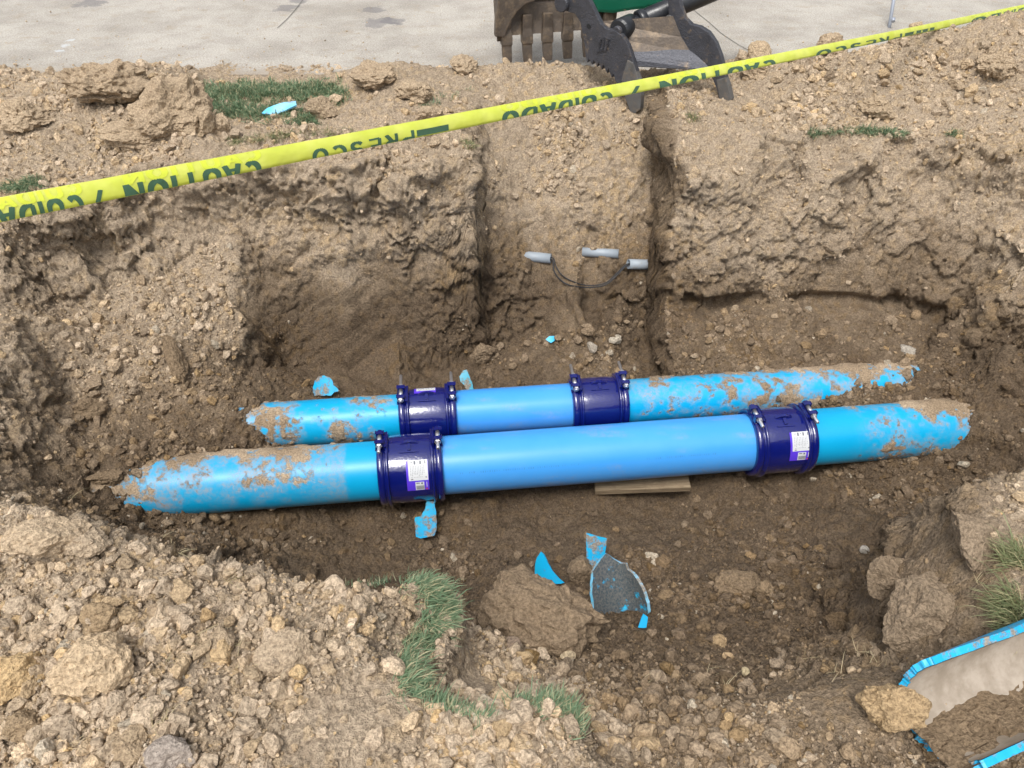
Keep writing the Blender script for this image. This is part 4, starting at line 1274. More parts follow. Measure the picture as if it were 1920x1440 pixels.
def coupling(A, D, x, r, w, label, front=True, phi0=0.0, flip=False, st=None):
    c = on_axis(A, D, x)
    root = empty('pipe_coupling', c)
    root.rotation_euler = (phi0, 0, math.atan2(D[1], D[0]))
    tag(root, label, 'coupling', 'navy pipe couplings')
    h = w / 2
    rb = r + .017
    lathe_x('barrel', [(-h + .030, r + .006), (-h + .034, rb), (-h + .05, rb + .003), (-h * .35, rb + .006), (h * .35, rb + .006),
                       (h - .05, rb + .003), (h - .034, rb), (h - .030, r + .006)], M_NAVY, root)
    for s in (-1, 1):
        pr = [(h, r + .001), (h + .002, r + .004), (h - .002, r + .022), (h - .006, r + .027), (h - .026, r + .029), (h - .030, r + .024),
              (h - .034, r + .020), (h - .039, r + .020), (h - .041, r + .033), (h - .044, r + .036), (h - .050, r + .036), (h - .053, r + .032), (h - .056, r + .016)]
        ring = lathe_x('end_ring', [(s * a, b) for a, b in pr], M_NAVY, root)
        # clamp lugs and the bolt that draws them together, lying across the crown
        ph = R(-6) if front else R(2)
        rad = Vector((0, -math.sin(ph), math.cos(ph)))
        tan = Vector((0, -math.cos(ph), -math.sin(ph)))       # toward the camera
        ax = Vector((1, 0, 0))
        cb = rad * (r + .044) + ax * (s * (h - .017))
        fl = -1 if flip else 1
        for q in (-.034, .034):
            rbox('lug', cb + tan * q - rad * .008, (.017, .0085, .022), (ax, tan, rad), M_NAVY, ring, .004)
        bolt = cyl_obj('bolt', cb - tan * (.062 * fl), cb + tan * ((.098 if front else .135) * fl), .0078, M_STEEL, root, 14, bevel=.002)
        cyl_obj('bolt_head', cb - tan * (.056 * fl), cb - tan * (.043 * fl), .0155, M_NAVY if not flip else M_STEEL, bolt, 6, bevel=.002, smooth=False)
        cyl_obj('nut', cb + tan * (.043 * fl), cb + tan * (.057 * fl), .0148, M_STEEL, bolt, 6, bevel=.002, smooth=False)
        cyl_obj('spacer', cb - tan * .025, cb + tan * .025, .0105, M_STEEL, bolt, 12)
        # raised web behind each lug
        rbox('web', cb - rad * .022 - ax * (s * .024), (.006, .05, .020), (ax, tan, rad), M_NAVY, ring, .005)
    # centre lifting lug: a small arched T
    a0, a1 = R(-4), R(10)
    V, F = [], []
    n = 16
    for k in range(n + 1):
        xx = -.042 + .084 * k / n
        hh = .012 * (1 - (2 * k / n - 1) ** 2) + .004
        for (aa, rr) in ((R(-3), rb + .004), (R(-3), rb + .004 + hh), (R(2), rb + .004 + hh), (R(2), rb + .004)):
            V.append((xx, -rr * math.sin(aa), rr * math.cos(aa)))
    for k in range(n):
        for q in range(3):
            F.append((4 * k + q, 4 * k + q + 1, 4 * k + 5 + q, 4 * k + 4 + q))
    lug = mesh_obj('lifting_lug', V, F, M_NAVY, root, False)
    V = []
    arc_patch('rib', -.045, .045, R(16), R(19), rb + .010, M_NAVY, lug, 3)
    rbox('stem', (0, -(rb + .008) * math.sin(R(9)), (rb + .008) * math.cos(R(9))), (.008, .018, .006),
         (Vector((1, 0, 0)), Vector((0, math.cos(R(9)), math.sin(R(9)))), Vector((0, -math.sin(R(9)), math.cos(R(9))))), M_NAVY, lug, .002)
    if st:
        x0, x1, p0, p1, kind = st
        rs = rb + .0075
        stk = arc_patch('sticker', x0, x1, p0, p1, rs, M_PURPLE, root)
        wx = x1 - x0
        wp = p1 - p0
        arc_patch('white_panel', x0 + .10 * wx, x1 - .02 * wx, p0 - .01 * wp, p0 + .64 * wp, rs + .0008, M_WHITE, stk)
        if kind == 'front':
            arc_patch('white_panel', x0 + .38 * wx, x1 - .22 * wx, p0 + .69 * wp, p0 + .98 * wp, rs + .0008, M_WHITE, stk)
            arc_patch('red_tab', x1 - .16 * wx, x1 - .08 * wx, p0 + .92 * wp, p0 + .98 * wp, rs + .0008, M_RED, stk, 2)
            arc_patch('white_line', x1 - .12 * wx, x1 - .09 * wx, p0 + .70 * wp, p0 + .88 * wp, rs + .0008, M_WHITE, stk, 4)
        # fine print
        bm = bmesh.new()
        rnd = random.Random(5)

        def pr(xa, xb, pa, pb):
            m = 2
            vv = []
            for k in range(m + 1):
                a = p0 + wp * (pa + (pb - pa) * k / m)
                for xx in (xa, xb):
                    vv.append(bm.verts.new((x0 + wx * xx, -(rs + .0015) * math.sin(a), (rs + .0015) * math.cos(a))))
            for k in range(m):
                bm.faces.new((vv[2 * k], vv[2 * k + 2], vv[2 * k + 3], vv[2 * k + 1]))
        pr(.22, .30, .05, .07); pr(.36, .44, .02, .13); pr(.50, .56, .05, .07); pr(.62, .69, .02, .13); pr(.85, .89, .02, .12)
        for k in range(9):                              # columns of small text running down the label
            xx = .20 + .075 * k
            yy = .17
            while yy < .48 - .02 * k % .09:
                ln = rnd.uniform(.02, .06)
                pr(xx, xx + .018, yy, yy + ln)
                yy += ln + rnd.uniform(.012, .02)
        for k in range(6): pr(.34 + .07 * k, .37 + .07 * k, .52, .535)
        pr(.20, .30, .58, .61); pr(.22, .28, .53, .545); pr(.86, .91, .52, .56)
        if kind == 'front':
            pr(.42, .58, .715, .745); pr(.64, .72, .71, .77)
            for k in range(8): pr(.42 + .045 * k, .45 + .045 * k, .82, .95)
        bm_obj('print', bm, M_PRINT, stk)
    return root


coupling(FA, FDIR, -.475, FR, .300, 'navy coupling with white label on the front pipe, left one', True, R(0), False, (-.018, .082, R(33), R(84), 'front'))
coupling(FA, FDIR, 1.295, FR, .300, 'navy coupling with white label on the front pipe, right one', True, R(4), False, (.005, .105, R(30), R(80), 'front'))
coupling(BA, BDIR, -.423, BR, .285, 'navy coupling on the small back pipe, left one with sticker on top', False, R(0), True, (-.062, .045, R(-26), R(-4), 'top'))
coupling(BA, BDIR, .438, BR, .285, 'navy coupling on the small back pipe, right one, unlabelled glossy front', False, R(0), True, None)


# ------------------------------------------------------------------ caution tape
def make_tape_mat():
    N = NT('tape_yellow')
    vec = N.n('NewGeometry').outputs['Position']
    n = N.noise(vec, 14, 3, .5)
    c = N.mix(N.ramp(n, .3, .7), c4(.72, .79, .11), c4(.82, .87, .20))
    b = N.bsdf(c, .38, N.bump(N.noise(vec, 26, 3, .5), .006, .6), spec=.5)
    tr = N.n('BsdfTranslucent')
    N.l(c, tr.inputs['Color'])
    mx = N.n('MixShader')
    mx.inputs[0].default_value = .35
    N.l(b.outputs[0], mx.inputs[1])
    N.l(tr.outputs[0], mx.inputs[2])
    N.l(mx.outputs[0], N.out.inputs['Surface'])
    return N.m


M_TAPE = make_tape_mat()
M_TAPE_INK = make_plain('tape_ink', c4(.045, .115, .065), .5)
M_TAPE_GHOST = make_plain('tape_show_through', c4(.58, .66, .05), .42)


def tape():
    # straight line in space: two ends from pixel + distance
    TW = .0405
    Lp, Rp = PD(0, 393.5, 1.28 * 1.06), PD(1920, 14, 5.2 * 1.06)
    axis = Rp - Lp
    LEN = np.linalg.norm(axis)
    axis = axis / LEN
    up = np.array([0, 0, 1.0]) - axis * axis[2]
    up /= np.linalg.norm(up)
    view = np.cross(axis, up)
    # tilt the film a little so that it faces up toward the camera
    upd = up * math.cos(R(28)) + (view if view[1] > 0 else -view) * math.sin(R(28))
    nrm = np.cross(axis, upd)
    if nrm[1] > 0: nrm = -nrm

    def at(s, h):       # s metres along, h -0.5..0.5 across (up positive)
        sag = -.010 * math.sin(math.pi * min(1, max(0, s / LEN)))
        tw = .12 * math.sin(s * 1.7 + .6)
        rip = .0016 * math.sin(s * 23 + 2 * h) + .0010 * math.sin(s * 61)
        u2 = upd * math.cos(tw) + nrm * math.sin(tw)
        return Lp + axis * s + up * sag + u2 * (h * TW) + nrm * (rip + .004 * (1 - 4 * h * h))

    def s_of_u(u):      # length along the tape whose projection is at pixel column u
        lo, hi = -.6, LEN + 1.0
        for _ in range(50):
            mid = (lo + hi) / 2
            p = at(mid, 0) - np.array([0, 0, CAM_Z])
            if 960 + FPX * p[0] / (p[1] * CP - p[2] * SP) < u: lo = mid
            else: hi = mid
        return lo
    root = empty('caution_tape', tuple(at(0, -.5)))
    off = np.array(root.location)
    tag(root, 'yellow caution tape stretched across the far side of the trench', 'tape')
    n, m = 420, 6
    V, F = [], []
    for i in range(n + 1):
        s = -.55 + (LEN + 1.1) * i / n
        for k in range(m + 1):
            V.append(at(s, -.5 + k / m) - off)
    # back layer of the folded film, joined along the bottom fold
    nb = len(V)
    for i in range(n + 1):
        s = -.55 + (LEN + 1.1) * i / n
        for k in range(m + 1):
            g = k / m
            V.append(at(s, -.5 + .97 * g) - nrm * (.0015 + .006 * math.sin(math.pi * g)) - off)
    W = m + 1
    for i in range(n):
        for k in range(m):
            a = i * W + k
            F.append((a, a + W, a + W + 1, a + 1))
            F.append((nb + a, nb + a + 1, nb + a + W + 1, nb + a + W))
        a = i * W
        F.append((a, nb + a, nb + a + W, a + W))
    mesh_obj('folded_film', V, F, M_TAPE, root, True)

    def arc(cx, cy, rx, ry, a0, a1, n=14):
        return [(cx + rx * math.cos(R(a0 + (a1 - a0) * k / n)), cy + ry * math.sin(R(a0 + (a1 - a0) * k / n))) for k in range(n + 1)]
    G = {'C': [arc(.42, .5, .32, .40, 50, 310, 20)], 'O': [arc(.42, .5, .32, .40, 0, 360, 26)],
         'U': [[(.12, 1), (.12, .36)] + arc(.42, .36, .30, .27, 180, 360, 12) + [(.72, 1)]],
         'I': [[(.14, 0), (.14, 1)]], 'T': [[(0, .90), (.78, .90)], [(.39, 0), (.39, .9)]],
         'N': [[(.12, 0), (.12, 1)], [(.12, .95), (.70, .05)], [(.70, 0), (.70, 1)]],
         'A': [[(.08, 0), (.42, 1)], [(.76, 0), (.42, 1)], [(.2, .28), (.64, .28)]],
         'D': [[(.12, .1), (.12, .9), (.36, .9)] + arc(.36, .5, .36, .40, 90, -90, 14) + [(.12, .1)]],
         'P': [[(.12, 0), (.12, .9), (.45, .9)] + arc(.45, .68, .24, .22, 90, -90, 8) + [(.12, .46)]],
         'R': [[(.12, 0), (.12, .9), (.45, .9)] + arc(.45, .68, .24, .22, 90, -90, 8) + [(.12, .46)], [(.40, .46), (.72, 0)]],
         'E': [[(.68, .9), (.12, .9), (.12, .1), (.68, .1)], [(.12, .5), (.6, .5)]],
         'S': [arc(.40, .70, .27, .20, 30, 270, 12)[:-1] + arc(.40, .30, .27, .20, 90, -150, 12)],
         '/': [[(.0, 0), (.4, 1)]]}
    GW = {'I': .28, '/': .4}

    def glyphs(txt, s0, s1, hb, ht, mat, name, bold=.24, lift=.0009):
        """block lettering printed upside down between s0..s1: baseline at height hb, tops at ht, cut off by the fold"""
        tot = sum(GW.get(ch, .84) for ch in txt) + .14 * (len(txt) - 1)
        x = 0
        bm = bmesh.new()
        whole = name != 'letter'
        hw = bold / 2

        def put(px_, py_, lz):
            s = s1 + (s0 - s1) * px_ / tot
            h = hb + (ht - hb) * py_
            return bm.verts.new(Vector(at(s, h) + nrm * (lift + lz) - off))
        lim = (hb + .495) / (hb - ht) if ht < hb else (.47 - hb) / (ht - hb)
        lz = 0
        for ch in txt:
            for st_ in G[ch]:
                for (p, q) in zip(st_[:-1], st_[1:]):
                    dx, dy = q[0] - p[0], q[1] - p[1]
                    L = math.hypot(dx, dy)
                    if L < 1e-6: continue
                    cu = len(st_) > 6 and L < .3
                    tx, ty = dx / L, dy / L
                    e = .04 if cu else 0
                    m = 1 if cu else max(1, int(L / .12))
                    lz += .000004
                    for k in range(m):
                        f0, f1 = k / m, (k + 1) / m
                        A = (p[0] + dx * f0 - tx * (e if k == 0 else 0), p[1] + dy * f0 - ty * (e if k == 0 else 0))
                        B = (p[0] + dx * f1 + tx * (e if k == m - 1 else 0), p[1] + dy * f1 + ty * (e if k == m - 1 else 0))
                        wv = hw * (abs(ty) + abs(tx) * .62)
                        quad = [(A[0] - ty * wv, A[1] + tx * wv), (B[0] - ty * wv, B[1] + tx * wv), (B[0] + ty * wv, B[1] - tx * wv), (A[0] + ty * wv, A[1] - tx * wv)]
                        # clip at the fold and the baseline
                        poly = quad
                        for (sgn, bd_) in ((1, lim), (-1, 0.0)):
                            out = []
                            for i in range(len(poly)):
                                a_, b_ = poly[i], poly[(i + 1) % len(poly)]
                                ia, ib = sgn * a_[1] <= sgn * bd_, sgn * b_[1] <= sgn * bd_
                                if ia: out.append(a_)
                                if ia != ib:
                                    tt = (bd_ - a_[1]) / (b_[1] - a_[1])
                                    out.append((a_[0] + (b_[0] - a_[0]) * tt, bd_))
                            poly = out
                            if not poly: break
                        if len(poly) >= 3:
                            bm.faces.new([put(x + a_[0], a_[1], lz) for a_ in poly])
            x += GW.get(ch, .84) + .14
            if not whole:
                if len(bm.faces): bm_obj(name, bm, mat, root)
                else: bm.free()
                bm = bmesh.new()
        if whole:
            bm_obj(name, bm, mat, root)['kind'] = 'stuff'
        else:
            bm.free()

    S = s_of_u
    words = [('CUIDADO', -90, 150), ('/', 166, 188), ('CAUTION', 228, 486), ('PRESCO', 583, 776), ('CUIDADO', 940, 1146), ('/', 1176, 1196),
             ('CAUTION', 1234, 1452), ('PRESCO', 1530, 1692), ('CUIDADO', 1822, 1980)]
    for (w, a, b) in words:
        br = w == 'PRESCO'
        glyphs(w, S(a), S(b), .02 if not br else -.02, -1.0 if not br else -.9, M_TAPE_INK, 'letter', .14 if w == '/' else (.235 if not br else .19))
        if w not in ('/', 'PRESCO'):
            glyphs(w, S(a) + .006, S(b) + .006, -.02, .62, M_TAPE_GHOST, 'show_through', .25, .0005)
    for (a, b) in ((780, 840), (1697, 1752)):
        V, F = [], []
        for i in range(9):
            s = S(a) + (S(b) - S(a)) * i / 8
            V += [at(s, -.44) + nrm * .0009 - off, at(s, -.08) + nrm * .0009 - off]
        F = [(2 * i, 2 * i + 2, 2 * i + 3, 2 * i + 1) for i in range(8)]
        mesh_obj('printed_bar', V, F, M_TAPE_INK, root)


tape()


# ------------------------------------------------------------------ excavator bucket and thumb
M_BUCKET = make_plain('bucket_steel', c4(.10, .080, .064), .55, .35, .4, 9, .003, .4, dirt=.75)
M_THUMB = make_plain('thumb_steel', c4(.070, .072, .084), .45, .5, .40, 18, .004, .5, dirt=.30)
M_TIP = make_plain('worn_steel', c4(.13, .128, .125), .45, .4, .35, 30, .002, .5, dirt=.5)
M_GREEN = make_plain('machine_green', c4(.006, .10, .055), .35, 0, .15, 6, .001, .5, dirt=.05)
M_BLACK = make_plain('cylinder_black', c4(.016, .018, .022), .35, 0, .2, 12, .001, .5)


def plate(name, pts, p0, n, thick, mat, parent, off, bevel=.006):
    """outline in photo pixels, cast onto a plane in space, given real thickness"""
    n = np.array(n, float); n /= np.linalg.norm(n)
    P = [PP(u, v, p0, n) for u, v in pts]
    bm = bmesh.new()
    f = bm.faces.new([bm.verts.new(Vector(p - off)) for p in P])
    r = bmesh.ops.extrude_face_region(bm, geom=[f])
    sgn = 1 if n[1] > 0 else -1
    bmesh.ops.translate(bm, verts=[v for v in r['geom'] if isinstance(v, bmesh.types.BMVert)], vec=Vector(n * thick * sgn))
    bmesh.ops.recalc_face_normals(bm, faces=bm.faces[:])
    if bevel:
        es = [e for e in bm.edges if len(e.link_faces) == 2 and e.calc_face_angle(0) > .9]
        bmesh.ops.bevel(bm, geom=es, offset=bevel, segments=2, affect='EDGES', profile=.6)
    return bm_obj(name, bm, mat, parent)


def excavator():
    base = PZ(1080, 105, .12)
    root = empty('excavator_arm', base)
    off = np.array(root.location)
    tag(root, 'dark excavator bucket with teeth and hooked thumb reaching in over the soil', 'excavator')
    # bucket: curved shell behind, left cheek plate, lip and teeth
    a = np.array([math.cos(R(14)), math.sin(R(14)), 0])        # along the lip
    b = np.array([-math.sin(R(14)), math.cos(R(14)), 0])       # away from the camera
    L0 = PP(938, 68, PZ(938, 112, .10), (b[0], b[1], 0))
    W = .72
    up = np.array([0, 0, 1.0])
    prof = [(0, 0), (.03, .07), (.05, .16), (.09, .25), (.17, .36), (.27, .46), (.33, .58), (.34, .72), (.28, .84), (.16, .92), (.02, .95)]
    V, F = [], []
    for t in (0, .022):
        for (d, h) in prof:
            dd = d + t
            for k in range(9):
                V.append(L0 + a * (W * k / 8) + b * dd + up * h - off)
    npf = len(prof)
    for t in range(2):
        for i in range(npf - 1):
            for k in range(8):
                q = t * npf * 9 + i * 9 + k
                F.append((q, q + 1, q + 10, q + 9))
    for i in (0, npf - 1):
        for k in range(8):
            q = i * 9 + k
            F.append((q, q + 1, q + 1 + npf * 9, q + npf * 9))
    for i in range(npf - 1):
        for k in (0, 8):
            q = i * 9 + k
            F.append((q, q + 9, q + 9 + npf * 9, q + npf * 9))
    bm = bmesh.new()
    vv = [bm.verts.new(Vector(v)) for v in V]
    for f in F: bm.faces.new([vv[i] for i in f])
    bm_obj('bucket_shell', bm, M_BUCKET, root)
    # stiffening bar across the inside
    mid = L0 + a * (W / 2) + b * .055 + up * .20 - off
    rbox('wear_bar', mid, (W / 2 - .01, .012, .022), (Vector(a), Vector(b), Vector(up)), M_BUCKET, root, .004)
    # cheek plates (left one seen)
    for k, s in enumerate((-.02, W)):
        out = [(0, -.03), (-.02, .12), (.0, .22), (-.05, .36), (-.10, .50), (-.10, .70), (-.02, .95), (.16, .94), (.30, .85), (.36, .72), (.35, .57), (.29, .45), (.19, .34), (.10, .22), (.05, .05)]
        bm = bmesh.new()
        fc = bm.faces.new([bm.verts.new(Vector(L0 + a * s + b * d + up * h - off)) for d, h in out])
        r = bmesh.ops.extrude_face_region(bm, geom=[fc])
        bmesh.ops.translate(bm, verts=[v for v in r['geom'] if isinstance(v, bmesh.types.BMVert)], vec=Vector(a * .022))
        bm_obj('cheek_plate', bm, M_BUCKET, root)
    # front rim of the cheek as the photo shows it: curved cutter edge
    plate('side_cutter', [(929, 70), (930, 36), (933, 14), (936, -40), (1010, -60), (1003, 2), (985, 9), (970, 22), (958, 42), (950, 60), (947, 70)], L0 - b * .05, (b[0], b[1], 0), .05, M_BUCKET, root, off, .008)
    # teeth
    for k in range(6):
        c = L0 + a * (.035 + (W - .07) * k / 5) - off
        bm = bmesh.new()
        rings = [(.026, .022, .055, .012), (.034, .026, .0, .0), (.034, .024, -.045, -.010), (.029, .019, -.050, -.012), (.029, .016, -.10, -.03), (.027, .008, -.150, -.055)]
        vv = []
        for (hw, hd, z, fwd) in rings:
            vv.append([bm.verts.new(Vector(c + a * sx * hw + b * (sy * hd + fwd * .6 - .01) + up * z)) for sx, sy in ((-1, -1), (1, -1), (1, 1), (-1, 1))])
        for i in range(len(vv) - 1):
            for q in range(4):
                bm.faces.new((vv[i][q], vv[i][(q + 1) % 4], vv[i + 1][(q + 1) % 4], vv[i + 1][q]))
        bm.faces.new(vv[0]); bm.faces.new(vv[-1])
        bmesh.ops.bevel(bm, geom=bm.edges[:], offset=.003, segments=1, affect='EDGES')
        t = bm_obj('tooth', bm, M_BUCKET, root)
        rbox('adapter', c + up * .07 - b * .012, (.030, .016, .05), (Vector(a), Vector(b), Vector(up)), M_BUCKET, t, .006)
    # thumb: two hooked plates with serrated inner edge
    n = np.array([.60, .80, 0]); n /= np.linalg.norm(n)
    p1 = PZ(1190, 212, -.05)
    left = [(1046, -30), (1050, 2), (1058, 20), (1078, 26), (1088, 42), (1092, 62), (1096, 84), (1098, 106)]
    x, y = 1100, 110
    ser = [(1101, 118), (1104, 111), (1110, 122), (1113, 113), (1119, 126), (1122, 117), (1128, 131), (1131, 122), (1138, 138), (1140, 129), (1147, 146), (1149, 138), (1155, 155)]
    left += ser + [(1162, 166), (1172, 184), (1180, 208), (1190, 212), (1200, 205), (1202, 180), (1198, 152), (1188, 116), (1178, 86), (1166, 66), (1150, 56), (1136, 54), (1126, 44), (1116, 24), (1104, 0), (1096, -30)]
    th1 = plate('thumb_plate', left, p1, n, .035, M_THUMB, root, off, .004)
    plate('worn_tip', [(1165, 150), (1172, 184), (1181, 209), (1190, 213), (1200, 206), (1202, 180), (1198, 152), (1187, 118), (1176, 112)], p1 - n * .004, n, .043, M_TIP, th1, off, .005)
    for (u, v, r) in ((1104, 49, .014),):
        c = PP(u, v, p1, n)
        cyl_obj('pin_hole', Vector(c - n * .003 - off), Vector(c + n * .01 - off), r, M_BLACK, th1, 16)
    c = PP(1056, 6, p1, n)
    cyl_obj('pivot_boss', Vector(c - n * .03 - off), Vector(c + n * .05 - off), .045, M_THUMB, th1, 20, bevel=.006)
    # cast emblem: slanting strokes
    bm = bmesh.new()

    def stroke(ua, va, ub, vb, w=2.0):
        d = np.array([ub - ua, vb - va], float); d /= np.linalg.norm(d)
        s = np.array([-d[1], d[0]]) * w / 2
        q = [(ua + s[0], va + s[1]), (ub + s[0], vb + s[1]), (ub - s[0], vb - s[1]), (ua - s[0], va - s[1])]
        lo = [bm.verts.new(Vector(PP(x, y, p1 - n * .0, n) - off)) for x, y in q]
        hi = [bm.verts.new(Vector(PP(x, y, p1 - n * .006, n) - off)) for x, y in q]
        bm.faces.new(hi)
        for i in range(4): bm.faces.new((lo[i], lo[(i + 1) % 4], hi[(i + 1) % 4], hi[i]))
    for s_ in ((1123, 92, 1126, 74), (1126, 74, 1130, 73), (1122, 83, 1128, 81), (1130, 92, 1133, 70), (1137, 92, 1140, 74), (1140, 74, 1144, 75), (1136, 84, 1142, 83), (1120, 97, 1138, 94)):
        stroke(*s_)
    bm_obj('emblem', bm, make_plain('emblem_paint', c4(.03, .03, .035), .6), th1)
    p2 = PZ(1356, 192, .05)
    right = [(1268, -30), (1276, 10), (1284, 34), (1296, 46), (1312, 50), (1328, 60), (1342, 80), (1352, 106), (1358, 132), (1364, 160), (1370, 186), (1362, 198), (1350, 194), (1344, 168),
             (1336, 148), (1326, 136), (1312, 128), (1296, 118), (1276, 100), (1262, 70), (1254, 30), (1250, -30)]
    th2 = plate('thumb_plate', right, p2, n, .035, M_THUMB, root, off, .004)
    plate('worn_tip', [(1343, 150), (1346, 168), (1350, 195), (1362, 199), (1371, 187), (1365, 160), (1360, 145)], p2 - n * .004, n, .043, M_TIP, th2, off, .004)
    c = PP(1254, 35, p2, n)
    cyl_obj('pin_hole', Vector(c - n * .003 - off), Vector(c + n * .01 - off), .02, M_TIP, th2, 16)

    # cross plate between the thumb plates: upright web and curved shelf
    def bridge(name, A, B, mat, th=.02):
        """A: pixels on plate 1 plane, B: pixels on plate 2 plane"""
        PA = [PP(u, v, p1 + n * .03, n) - off for u, v in A]
        PB = [PP(u, v, p2, n) - off for u, v in B]
        bm = bmesh.new()
        va = [bm.verts.new(Vector(p)) for p in PA]
        vb = [bm.verts.new(Vector(p)) for p in PB]
        fs = [bm.faces.new((va[i], va[i + 1], vb[i + 1], vb[i])) for i in range(len(va) - 1)]
        bmesh.ops.recalc_face_normals(bm, faces=fs)
        r = bmesh.ops.solidify(bm, geom=fs, thickness=th)
        return bm_obj(name, bm, mat, root)
    bridge('cross_web', [(1120, 40), (1150, 70), (1172, 96)], [(1262, 30), (1278, 70), (1296, 100)], M_BUCKET)
    bridge('cross_shelf', [(1165, 92), (1176, 100), (1186, 112), (1190, 124)], [(1290, 92), (1306, 104), (1322, 118), (1334, 132)], M_THUMB, .03)
    # hydraulic cylinder and its clevis
    c0 = PP(1172, 52, (p1 + p2) / 2, n) - off
    c1 = PD(1330, -14, np.dot(c0 + off - np.array([0, 0, CAM_Z]), [0, CP, -SP]) + .10) - off
    dd = (c1 - c0) / np.linalg.norm(c1 - c0)
    cyl = cyl_obj('hydraulic_cylinder', Vector(c0 + dd * .10), Vector(c1 + dd * .5), .058, M_BLACK, root, 28, bevel=.008)
    cyl_obj('rod_end', Vector(c0 - dd * .02), Vector(c0 + dd * .12), .04, M_BLACK, cyl, 20, bevel=.006)
    cyl_obj('gland', Vector(c0 + dd * .085), Vector(c0 + dd * .13), .063, M_BLACK, cyl, 28, bevel=.006)
    cc = c0
    clev = cyl_obj('clevis', Vector(cc - n * .075), Vector(cc + n * .075), .062, M_BLACK, root, 24, bevel=.01)
    cyl_obj('pin', Vector(cc - n * .10), Vector(cc + n * .10), .028, M_THUMB, clev, 18, bevel=.004)
    rbox('clevis_ear', cc - up * .05 - n * .05, (.05, .012, .08), (Vector((.8, -.6, 0)), Vector(n), Vector(up)), M_BLACK, clev, .008)
    rbox('clevis_ear', cc - up * .05 + n * .05, (.05, .012, .08), (Vector((.8, -.6, 0)), Vector(n), Vector(up)), M_BLACK, clev, .008)
    # green dipper arm above
    pa = PD(1115, 4, 4.98) - off
    plate('dipper_arm', [(1102, -70), (1108, 6), (1120, 24), (1150, 26), (1185, 20), (1205, 18), (1240, 10), (1262, -2), (1320, -70)], PD(1170, 10, 4.72), (0.1, 1, 0), .22, M_GREEN, root, off, .02)
    plate('arm_linkage', [(1200, 14), (1212, 20), (1232, 17), (1252, 8), (1270, -8), (1260, -20), (1205, 0)], PD(1230, 12, 4.86), (0.1, 1, 0), .06, M_THUMB, root, off, .008)
    plate('arm_linkage', [(1118, 22), (1126, 33), (1140, 31), (1142, 20), (1126, 14)], PD(1130, 26, 4.92), (0.1, 1, 0), .12, M_BUCKET, root, off, .006)


excavator()

# ------------------------------------------------------------------ grey rod, plank, conduits, cables
M_ROD = make_plain('rod_grey', c4(.33, .36, .42), .4, .3)
rb0 = PZ(1673, 52, .02); rb1 = PD(1687, -60, np.dot(rb0 - np.array([0, 0, CAM_Z]), [0, CP, -SP]))
rod = empty('marker_rod', rb0)
tag(rod, 'thin grey upright rod standing at the road edge, upper right', 'rod')
cyl_obj('shaft', Vector((0, 0, -.15)), Vector(rb1 - rb0) * 1.6, .0125, M_ROD, rod, 14)
cyl_obj('collar', Vector(rb1 - rb0) * .10, Vector(rb1 - rb0) * .16, .0145, M_ROD, rod, 14)


def make_wood():
    N = NT('weathered_wood')
    tc = N.n('TexCoord')
    mp = N.n('Mapping')
    mp.inputs['Scale'].default_value = (2, 30, 30)
    N.l(tc.outputs['Object'], mp.inputs['Vector'])
    n = N.noise(mp.outputs[0], 3, 6, .65)
    n2 = N.noise(tc.outputs['Object'], 14, 5, .7)
    c = N.mix(N.ramp(n, .3, .7), c4(.17, .125, .08), c4(.32, .25, .165))
    c = N.mix(N.ramp(n2, .5, .68, 0, .8), c, c4(.20, .145, .095))
    N.bsdf(c, .85, N.bump(n, .003, .8), spec=.2)
    return N.m


M_WOOD = make_wood()
pw = PZ(1215, 912, -1.19)
wroot = rbox('wood_plank', (0, 0, 0), (.235, .07, .017), (Vector((1, 0, 0)), Vector((0, 1, 0)), Vector((0, 0, 1))), M_WOOD, None, .003)
wroot.location = pw + np.array([-.03, .045, .0])
wroot.rotation_euler = (R(6), R(-1), R(2))
tag(wroot, 'weathered wooden plank propped under the new front pipe', 'plank')

M_PVC = make_plain('conduit_grey', c4(.29, .33, .37), .45, 0, .1, 20, .0005, .4, dirt=.45)
M_CABLE = make_plain('cable_black', c4(.018, .018, .02), .5)


def tube_between(name, ua, va, ub, vb, r, label, lift=.0, ext=0.0):
    Pa, ka = surf_px(ua, va); Pb, kb = surf_px(ub, vb)
    dm = (Pa[1] * CP + (CAM_Z - Pa[2]) * SP + Pb[1] * CP + (CAM_Z - Pb[2]) * SP) / 2 + .010 - lift
    A_, B_ = PD(ua, va, dm + .02), PD(ub, vb, dm - .01)
    D_ = (B_ - A_) / np.linalg.norm(B_ - A_)
    A_ = A_ - D_ * ext
    # hollow tube
    V, F = [], []
    rot = Vector(D_).to_track_quat('Z', 'Y').to_matrix()
    L = np.linalg.norm(B_ - A_)
    ns = 28
    for (rr, zz) in ((r - .004, 0), (r, 0), (r, L * .5), (r, L), (r - .004, L), (r - .004, 0)):
        for k in range(ns):
            a = 2 * math.pi * k / ns
            V.append(rot @ Vector((rr * math.cos(a), rr * math.sin(a), zz)))
    for i in range(5):
        for k in range(ns):
            q0, q1 = i * ns + k, i * ns + (k + 1) % ns
            F.append((q0, q1, q1 + ns, q0 + ns))
    o = mesh_obj(name, V, F, M_PVC, None, True)
    o.location = A_
    tag(o, label, 'conduit', 'grey plastic conduit stubs')
    return A_, B_, D_


CA = tube_between('conduit', 985, 480, 1033, 485, .029, 'grey conduit stub at the left with black cables leaving its end', ext=.06)
CB = tube_between('conduit', 1108, 473, 1160, 476, .027, 'grey conduit stub lying in the middle without cables', ext=.05, lift=.012)
CC = tube_between('conduit', 1212, 496, 1178, 495, .029, 'short grey conduit stub at the right receiving the black cables', ext=.06)


